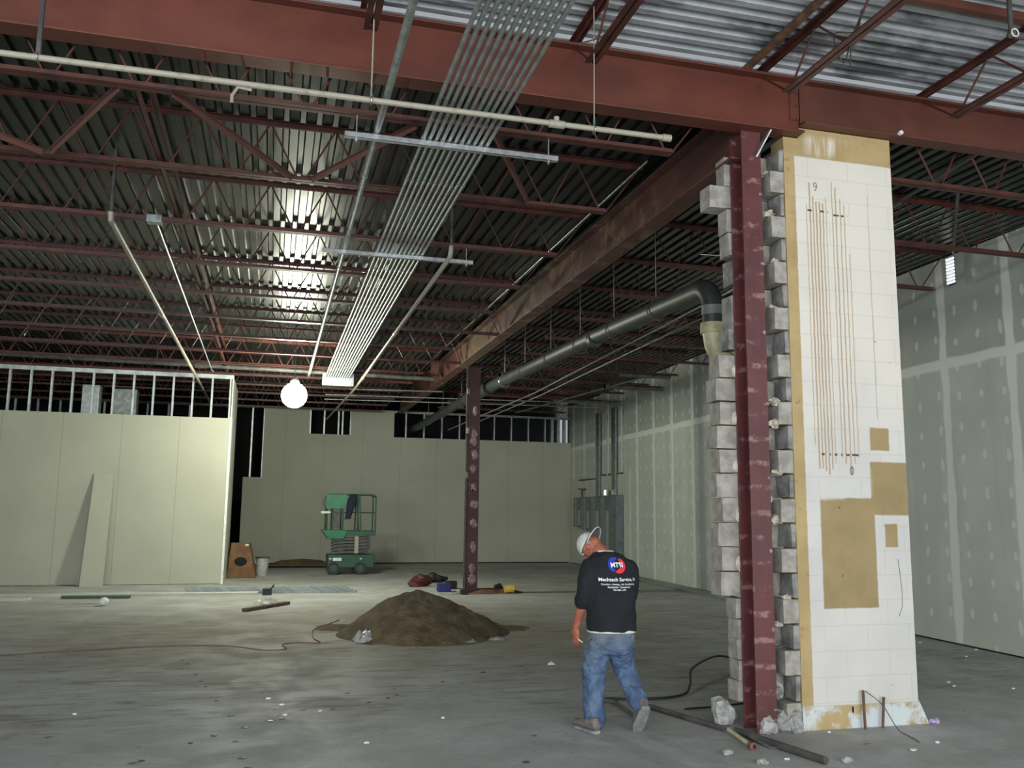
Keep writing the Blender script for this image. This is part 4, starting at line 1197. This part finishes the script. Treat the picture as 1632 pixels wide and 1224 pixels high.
tcn = thing('wireway_cabinet', (X, 23.75, .3), 'widest grey cabinet at the near end of the panel row, reaching low', 'cabinet')
MB().box(X - .22, X, 23.45, 23.95, .3, 2.2).build('enclosure', M['panel_grey'], tcn, bevel=.008)
MB().cyl((X - .225, 23.6, 1.6), (X - .22, 23.6, 1.6), .03, 10).build('knockout', M['dark'], tcn)
X = wx(27) - .04
solo(MB().box(X - .05, X, 25.0, 27.6, 2.72, 2.76), 'strut_rail', M['pipe_dark'], 'short dark strut rail above the electrical panels', 'strut')
solo(MB().box(wx(24.3) - .09, wx(24.3) - .04, 23.4, 25.2, 2.80, 2.84), 'strut_rail', M['pipe_dark'], 'dark strut rail at the near end above the panels', 'strut')
for k, (y, lb) in enumerate(((25.6, 'farther'), (24.1, 'nearer'))):
    X = wx(y) - .05
    solo(MB().box(X - .06, X, y - .16, y + .16, 2.2, 4.75), 'cable_trough', M['galv'], 'shiny vertical metal trough above the panels, %s of two' % lb, 'trough', bevel=.004)
vb = thing('round_fitting', (wx(24.4) - .2, 24.5, 2.2), 'shiny round fitting on top of the fourth electrical panel', 'fitting')
MB().cyl((wx(24.4) - .2, 24.55, 2.2), (wx(24.4) - .2, 24.55, 2.36), .12, 16).build('collar', M['galv_bright'], vb, smooth=50)
cn = thing('valve', (wx(27.2) - .15, 27.1, 2.2), 'small dark valve standing above the second electrical panel', 'valve')
MB().cyl((wx(27.2) - .15, 27.1, 2.18), (wx(27.2) - .15, 27.1, 2.42), .03, 10).build('stem', M['pipe_dark'], cn)
MB().cyl((wx(27.2) - .15, 27.1, 2.42), (wx(27.2) - .15, 27.1, 2.46), .13, 14).build('handwheel', M['pipe_dark'], cn)
# risers beyond the partition
solo(MB().box(-4.75, -4.35, 24.0, 24.4, 0, 4.75), 'metal_riser', M['stud'], 'wide pale metal riser behind the left partition studs', 'riser', bevel=.01)
solo(MB().box(-4.1, -3.55, 24.6, 25.0, 0, 4.75), 'metal_riser', M['galv_dull'], 'darker metal riser just right of the pale one behind the studs', 'riser', bevel=.01)

# ------------------------------------------------------------------ small debris
def px_floor(x, y):
    d = R2 * ((x - 816) / FPX) - U2 * ((y - 612) / FPX) + FW
    t_ = -CAMH / d.z
    return (d.x * t_, d.y * t_)
chips = [(290, 1053), (300, 1058), (312, 1075), (320, 1086), (328, 1095), (345, 1117), (368, 1141), (390, 1160), (449, 1146), (430, 1150), (483, 1131), (530, 1130), (303, 1185), (341, 1173), (376, 1182), (212, 1217), (225, 1213), (386, 1209),
         (587, 1120), (618, 1113), (632, 1108), (552, 1105), (770, 1072), (830, 1062), (706, 1087), (855, 981), (838, 1215), (395, 1224)]
lcs = ['dark flake in the trail of debris on the left floor', 'dark debris flake on the open floor in the middle']
for k, (a, b) in enumerate(chips):
    x, y = px_floor(a, b)
    s_ = random.uniform(.014, .028)
    mb = MB().ell((x, y, .003), (s_ * 1.3, s_, .004), None, 7, 4)
    mb.v = [(p[0] + random.uniform(-.3, .3) * s_, p[1] + random.uniform(-.3, .3) * s_, max(0, p[2])) for p in mb.v]
    solo(mb, 'debris_flake', M['pipe_dark'], lcs[0] if a < 540 else lcs[1], 'debris', 'dark flakes on the left floor' if a < 540 else 'dark flakes on the middle floor')
whites = [(119, 1139), (428, 1114), (455, 1140), (510, 1134), (431, 1150), (450, 1124), (1430, 1037), (1540, 1047), (1512, 1088), (1521, 1094), (1615, 1098), (1556, 1036), (1494, 1184), (1466, 1025), (1456, 1196), (1322, 1168), (1255, 1211), (585, 1185), (706, 1145)]
for k, (a, b) in enumerate(whites):
    x, y = px_floor(a, b)
    s_ = random.uniform(.009, .02) * (1 if a < 1400 else 1.4)
    mb = MB().ell((x, y, .006), (s_ * 1.5, s_ * .8, .008), None, 7, 4)
    mb.v = [(p[0] + random.uniform(-.3, .3) * s_, p[1] + random.uniform(-.3, .3) * s_, max(0, p[2])) for p in mb.v]
    solo(mb, 'plaster_chip', M['white'], 'small white plaster chip on the floor right of the pier' if a > 1400 else 'small white plaster chip on the left and middle floor', 'debris', 'white chips right of the pier' if a > 1400 else 'white chips on the open floor')
for k, (a, b, lb) in enumerate(((1160, 1203, 'left of the reddish pipe end'), (1285, 1205, 'right of the shiny metal strip'), (1350, 1215, 'near the bottom edge under the pier'), (1215, 1218, 'at the bottom edge below the column'))):
    x, y = px_floor(a, b)
    rock((x, y, .015), (.04, .035, .025), 'rubble', 'concrete_chunk', 'small concrete chunk on the floor ' + lb, 'rubble')
x, y = px_floor(1490, 1153)
rock((x, y, .02), (.05, .03, .025), 'purple', 'crumpled_wrapper', 'crumpled purple wrapper at the right foot of the pier', 'wrapper')

# ------------------------------------------------------------------ the man
man = thing('person', (2.65, 6.85, 0), 'man in black t-shirt, blue jeans and white cap walking away looking down', 'person')
def V(*a): return Vector(a)
XD = V(.98, -.19, 0)      # across the back
# head frame: crown direction and face direction
hu = V(-.62, .62, .46).normalized()
hf = V(-.25, .30, -.92)
hf = (hf - hu * hf.dot(hu)).normalized()
hr = hu.cross(hf).normalized()
HM = Matrix((hr, hf, hu)).transposed()      # x=right, y=face, z=crown
HC = V(2.572, 6.99, 1.437)

body = MB()
YD = V(.19, .98, 0)
def ring(c, rx, ry, tilt=0):
    yd = (YD + V(0, 0, -tilt)).normalized()
    return (c, rx, ry, XD, yd)
# neck and upper trunk
body.rings([ring(V(2.67, 6.80, .78), .15, .10), ring(V(2.67, 6.80, 1.0), .145, .10), ring(V(2.665, 6.82, 1.2), .17, .10), ring(V(2.66, 6.85, 1.32), .17, .085), ring(V(2.655, 6.86, 1.37), .10, .07)], 20)
body.limb([V(2.655, 6.86, 1.31), V(2.63, 6.90, 1.385), HC - hu * .03 - hf * .02], [.075, .064, .060], 16)
body.ell(HC, (.077, .094, .105), HM, 24, 18)
body.ell(HC + HM @ V(0, .03, -.055), (.058, .07, .055), HM, 18, 12)            # jaw
body.limb([HC + HM @ V(0, .09, .015), HC + HM @ V(0, .113, -.02)], [.009, .014], 8)   # nose
body.ell(HC + HM @ V(0, .093, -.055), (.024, .012, .006), HM, 10, 6)           # lips
for s_ in (-1, 1):
    body.ell(HC + HM @ V(s_ * .079, -.005, -.005), (.011, .021, .032), HM, 12, 8)   # ears
# arms
def hand(mb, wr, d, pn, side, curl):
    # wr wrist, d direction of the hand, pn palm normal, side = direction of the thumb
    d, pn = d.normalized(), pn.normalized()
    sd = side.normalized()
    pc = wr + d * .05
    Mh = Matrix((sd, d, pn)).transposed()
    mb.ell(pc, (.040, .055, .016), Mh, 16, 10)
    mb.limb([wr - d * .03, wr + d * .02], [.026, .025], 12)
    for i, (o, l) in enumerate(((.028, .070), (.010, .080), (-.009, .074), (-.027, .058))):
        p0 = wr + d * .085 + sd * o
        a = d
        p1 = p0 + (d * math.cos(curl * .5) + pn * math.sin(curl * .5)) * l * .42
        p2 = p1 + (d * math.cos(curl * 1.1) + pn * math.sin(curl * 1.1)) * l * .32
        p3 = p2 + (d * math.cos(curl * 1.7) + pn * math.sin(curl * 1.7)) * l * .26
        mb.limb([p0 - d * .02, p1, p2, p3], [.0095, .009, .0085, .0075], 10)
    t0 = wr + d * .03 + sd * .03
    mb.limb([t0, t0 + (d * .7 + sd * .6 + pn * .3).normalized() * .035, t0 + (d * .85 + sd * .35 + pn * .5).normalized() * .065], [.013, .0105, .009], 10)
LS, LE, LW = V(2.505, 6.84, 1.275), V(2.445, 6.80, 1.05), V(2.41, 6.90, .80)
body.limb([LS, LE, LE * .5 + LW * .5, LW], [.055, .044, .042, .029], 14)
hand(body, LW, V(.0, .06, -1), V(.8, .6, 0), V(-.5, .85, .0), .5)
RS, RE, RW = V(2.825, 6.80, 1.265), V(2.865, 6.86, 1.05), V(2.78, 7.07, .93)
body.limb([RS, RE, RE * .5 + RW * .5, RW], [.055, .044, .042, .029], 14)
hand(body, RW, V(-.7, .6, -.35), V(-.3, -.5, -.8), V(.1, .6, .8), .6)
# legs inside the jeans
LH, LK, LA = V(2.585, 6.82, .80), V(2.555, 6.92, .46), V(2.55, 6.86, .09)
RH, RK, RA = V(2.76, 6.80, .80), V(2.82, 6.90, .48), V(2.885, 6.69, .19)
body.limb([LH, LK, LA], [.075, .055, .038], 14)
body.limb([RH, RK, RA], [.075, .055, .038], 14)
bo = body.build('body', M['skin'], man)
rm = bo.modifiers.new('remesh', 'REMESH'); rm.mode = 'VOXEL'; rm.voxel_size = .0055; rm.use_smooth_shade = True
sm = bo.modifiers.new('smooth', 'SMOOTH'); sm.iterations = 3; sm.factor = .5
for s_ in (-1, 1):
    MB().ell(HC + HM @ V(s_ * .030, .083, .02), (.012, .010, .009), HM, 10, 8).build('eye', M['white'], man, smooth=80)

# shirt
sh = MB()
sh.rings([ring(V(2.675, 6.80, .775), .195, .135), ring(V(2.675, 6.80, .80), .197, .137), ring(V(2.675, 6.80, .88), .197, .137), ring(V(2.675, 6.80, .98), .197, .13), ring(V(2.67, 6.805, 1.1), .20, .13), ring(V(2.67, 6.82, 1.2), .198, .13),
          ring(V(2.67, 6.835, 1.27), .20, .125), ring(V(2.668, 6.85, 1.325), .182, .115), ring(V(2.665, 6.86, 1.37), .135, .10), ring(V(2.66, 6.868, 1.398), .085, .075)], 28, 2.4)
for (a, b, c_, r0) in ((LS, LE, LW, .082), (RS, RE, RW, .082)):
    hem = b + (c_ - b).normalized() * .045
    sh.limb([a + V(0, 0, -.005), a * .5 + b * .5, b, hem], [r0, .078, .070, .072], 16)
so = sh.build('shirt', M['shirt'], man)
rm = so.modifiers.new('remesh', 'REMESH'); rm.mode = 'VOXEL'; rm.voxel_size = .010; rm.use_smooth_shade = True
sm = so.modifiers.new('smooth', 'SMOOTH'); sm.iterations = 8; sm.factor = .5
tx = bpy.data.textures.new('folds', 'CLOUDS'); tx.noise_scale = .09
dm = so.modifiers.new('folds', 'DISPLACE'); dm.texture = tx; dm.strength = .022; dm.mid_level = .5
MB().rings([ring(V(2.675, 6.80, .772), .196, .138), ring(V(2.675, 6.80, .79), .19, .13)], 28, 2.4).build('undershirt_hem', M['cap'], man, smooth=60)
MB().rings([ring(V(2.655, 6.872, 1.385), .078, .068), ring(V(2.65, 6.88, 1.408), .070, .062)], 24).build('undershirt_collar', M['cap'], man, smooth=60)

# jeans
jn = MB()
jn.rings([ring(V(2.675, 6.80, .60), .15, .10), ring(V(2.675, 6.80, .66), .185, .13), ring(V(2.675, 6.795, .74), .188, .132), ring(V(2.675, 6.80, .82), .175, .12), ring(V(2.675, 6.80, .845), .165, .112)], 24, 2.3)
jn.limb([V(2.585, 6.81, .70), V(2.57, 6.86, .56), V(2.555, 6.90, .44), V(2.55, 6.88, .28), V(2.555, 6.865, .15), V(2.56, 6.855, .085)], [.108, .105, .092, .086, .086, .084], 20)
jn.limb([V(2.765, 6.80, .70), V(2.79, 6.86, .58), V(2.825, 6.88, .46), V(2.855, 6.80, .32), V(2.875, 6.72, .23)], [.108, .104, .090, .082, .078], 20)
jo = jn.build('jeans', M['jeans'], man)
rm = jo.modifiers.new('remesh', 'REMESH'); rm.mode = 'VOXEL'; rm.voxel_size = .010; rm.use_smooth_shade = True
sm = jo.modifiers.new('smooth', 'SMOOTH'); sm.iterations = 5; sm.factor = .5
tx2 = bpy.data.textures.new('denim_folds', 'CLOUDS'); tx2.noise_scale = .06
dm = jo.modifiers.new('folds', 'DISPLACE'); dm.texture = tx2; dm.strength = .03; dm.mid_level = .5

# shoes: one flat, one on its toe
def shoe(heel, fd, up, name='shoe'):
    fd, up = fd.normalized(), up.normalized()
    sd = fd.cross(up).normalized()
    m1 = MB()
    prof = [(-.03, .030, .035), (0, .042, .045), (.06, .044, .050), (.12, .047, .038), (.18, .050, .028), (.235, .044, .024), (.265, .025, .014)]
    rr = []
    for (t_, w_, h_) in prof:
        rr.append((heel + fd * t_ + up * (.022 + h_), w_, h_, sd, up))
    m1.rings(rr, 18, 2.4)
    m1.rings([(heel + fd * .01 + up * .06, .04, .05, sd, fd), (heel + fd * .01 + up * .12, .042, .05, sd, fd)], 16)
    s1 = m1.build(name, M['shoe'], man, smooth=60)
    m2 = MB()
    m2.rings([(heel + fd * t_ + up * .013, w_ * 1.06, .013, sd, up) for (t_, w_, h_) in prof], 18, 4)
    m2.build('sole', M['sole'], s1, smooth=50)
shoe(V(2.53, 6.79, 0.0), V(-.30, .95, 0), V(0, 0, 1))
shoe(V(2.885, 6.62, .185), V(.02, .62, -.70), V(0, .75, .66))

# cap worn backwards
cpm = MB().ell(HC + HM @ V(0, .0, .012), (.086, .104, .112), HM, 28, 12, 0, .46)
cap = cpm.build('cap', M['cap'], man, smooth=80)
so_ = cap.modifiers.new('thick', 'SOLIDIFY'); so_.thickness = .004; so_.offset = 1
bm_ = MB()
n = 18
vs = []
for lay in (0, 1):
    for j in range(n + 1):
        a = -1.25 + 2.5 * j / n
        for (q, dz) in ((1.0, .0), (1.35, .003), (1.68, -.004)):
            qq = 1 + (q - 1) * math.cos(a * .98) ** .6 if abs(a) < 1.5 else 1
            vs.append(HC + HM @ V(.084 * qq * math.sin(a) * (1 if q == 1 else .98), -.102 * qq * math.cos(a), .018 + dz + .004 * lay - .02 * (math.sin(a) ** 2) * (q - 1)))
fs = []
m_ = 3
for lay in (0, 1):
    b0 = lay * (n + 1) * m_
    for j in range(n):
        for q in range(2):
            a = b0 + j * m_ + q
            f_ = (a, a + 1, a + m_ + 1, a + m_)
            fs.append(f_ if lay else f_[::-1])
brim = MB().add(vs, fs).build('brim', M['brim'], cap, smooth=60)
ed = [Vector(vs[j * m_ + 2]) for j in range(n + 1)]
MB().tube(ed, .004, 6).build('brim_edge', M['cap'], cap)
# fringe of hair at the temples
hm_ = MB()
for s_ in (-1, 1):
    hm_.ell(HC + HM @ V(s_ * .070, -.01, .012), (.012, .05, .022), HM, 12, 8)
hm_.build('hair', M['hair'], man, smooth=70)

bpy.context.view_layer.update()
dg = bpy.context.evaluated_depsgraph_get()
bvh = BVHTree.FromObject(so, dg)
soff = OFF[man.name]
def project(vs, fs, name, mat, cx, cz, par, lift=.003):
    out = []
    # subdivide faces lightly by projecting each vertex along +Y
    for p in vs:
        X, Z = cx + p[0], cz + p[1]
        Y0 = 6.3
        o = Vector((X, Y0, Z)) - soff
        hit = bvh.ray_cast(o, Vector((0.0, 1, 0)))
        y = hit[0].y + soff.y if hit[0] else 6.68
        out.append((X, y - lift, Z))
    return MB().add(out, fs).build(name, M[mat], par)
def arc_mesh(r0, r1, a0, a1, taper, n=24):
    vs, fs = [], []
    for i in range(n + 1):
        q = i / n
        a = a0 + (a1 - a0) * q
        w = (math.sin(PI * min(1, q / taper)) if False else 1)
        ww = (1 - abs(2 * q - 1) ** 3 * .85)
        rm_ = (r0 + r1) / 2
        hw = (r1 - r0) / 2 * ww
        for k in range(4):
            rr_ = rm_ - hw + 2 * hw * k / 3
            vs.append((rr_ * math.cos(a), rr_ * math.sin(a)))
    for i in range(n):
        for k in range(3):
            b = i * 4 + k
            fs.append((b, b + 1, b + 5, b + 4))
    return vs, fs
LX, LZ = 2.690, 1.298
v_, f_ = arc_mesh(.030, .070, math.radians(80), math.radians(250), .5)
project(v_, f_, 'logo_swirl', 'logo_blue', LX, LZ, so, .004)
v_, f_ = arc_mesh(.030, .072, math.radians(-105), math.radians(65), .5)
project(v_, f_, 'logo_swirl', 'logo_red', LX, LZ, so, .004)
def subdiv(vs, fs):
    return vs, fs
for txt, size, dz, bold in (('MTSI', .05, .0, .0016), ('Mechtech Service, In', .038, -.112, .0008), ('Comfort - Heating - Air Conditioning', .0185, -.148, .0003), ('Residential - Commercial', .0185, -.170, .0003), ('703-406-1178', .0185, -.192, .0003)):
    v_, f_ = text_mesh(txt, size, bold)
    if txt == 'MTSI':
        project([(-.042, -.02), (.042, -.02), (.042, .02), (-.042, .02)], [(0, 1, 2, 3)], 'logo_bar', 'shirt', LX, LZ, so, .006)
    project([(p[0], p[1]) for p in v_], f_, 'lettering', 'logo_white', LX + (.0 if dz == 0 else .006), LZ + dz, so, .008 if dz == 0 else .004)
# cigarette between the fingers of the left hand
solo(MB().cyl((2.425, 6.88, .705), (2.45, 6.85, .685), .0045, 8), 'cigarette', M['white'], 'small white stick held in the left hand of the man', 'cigarette')
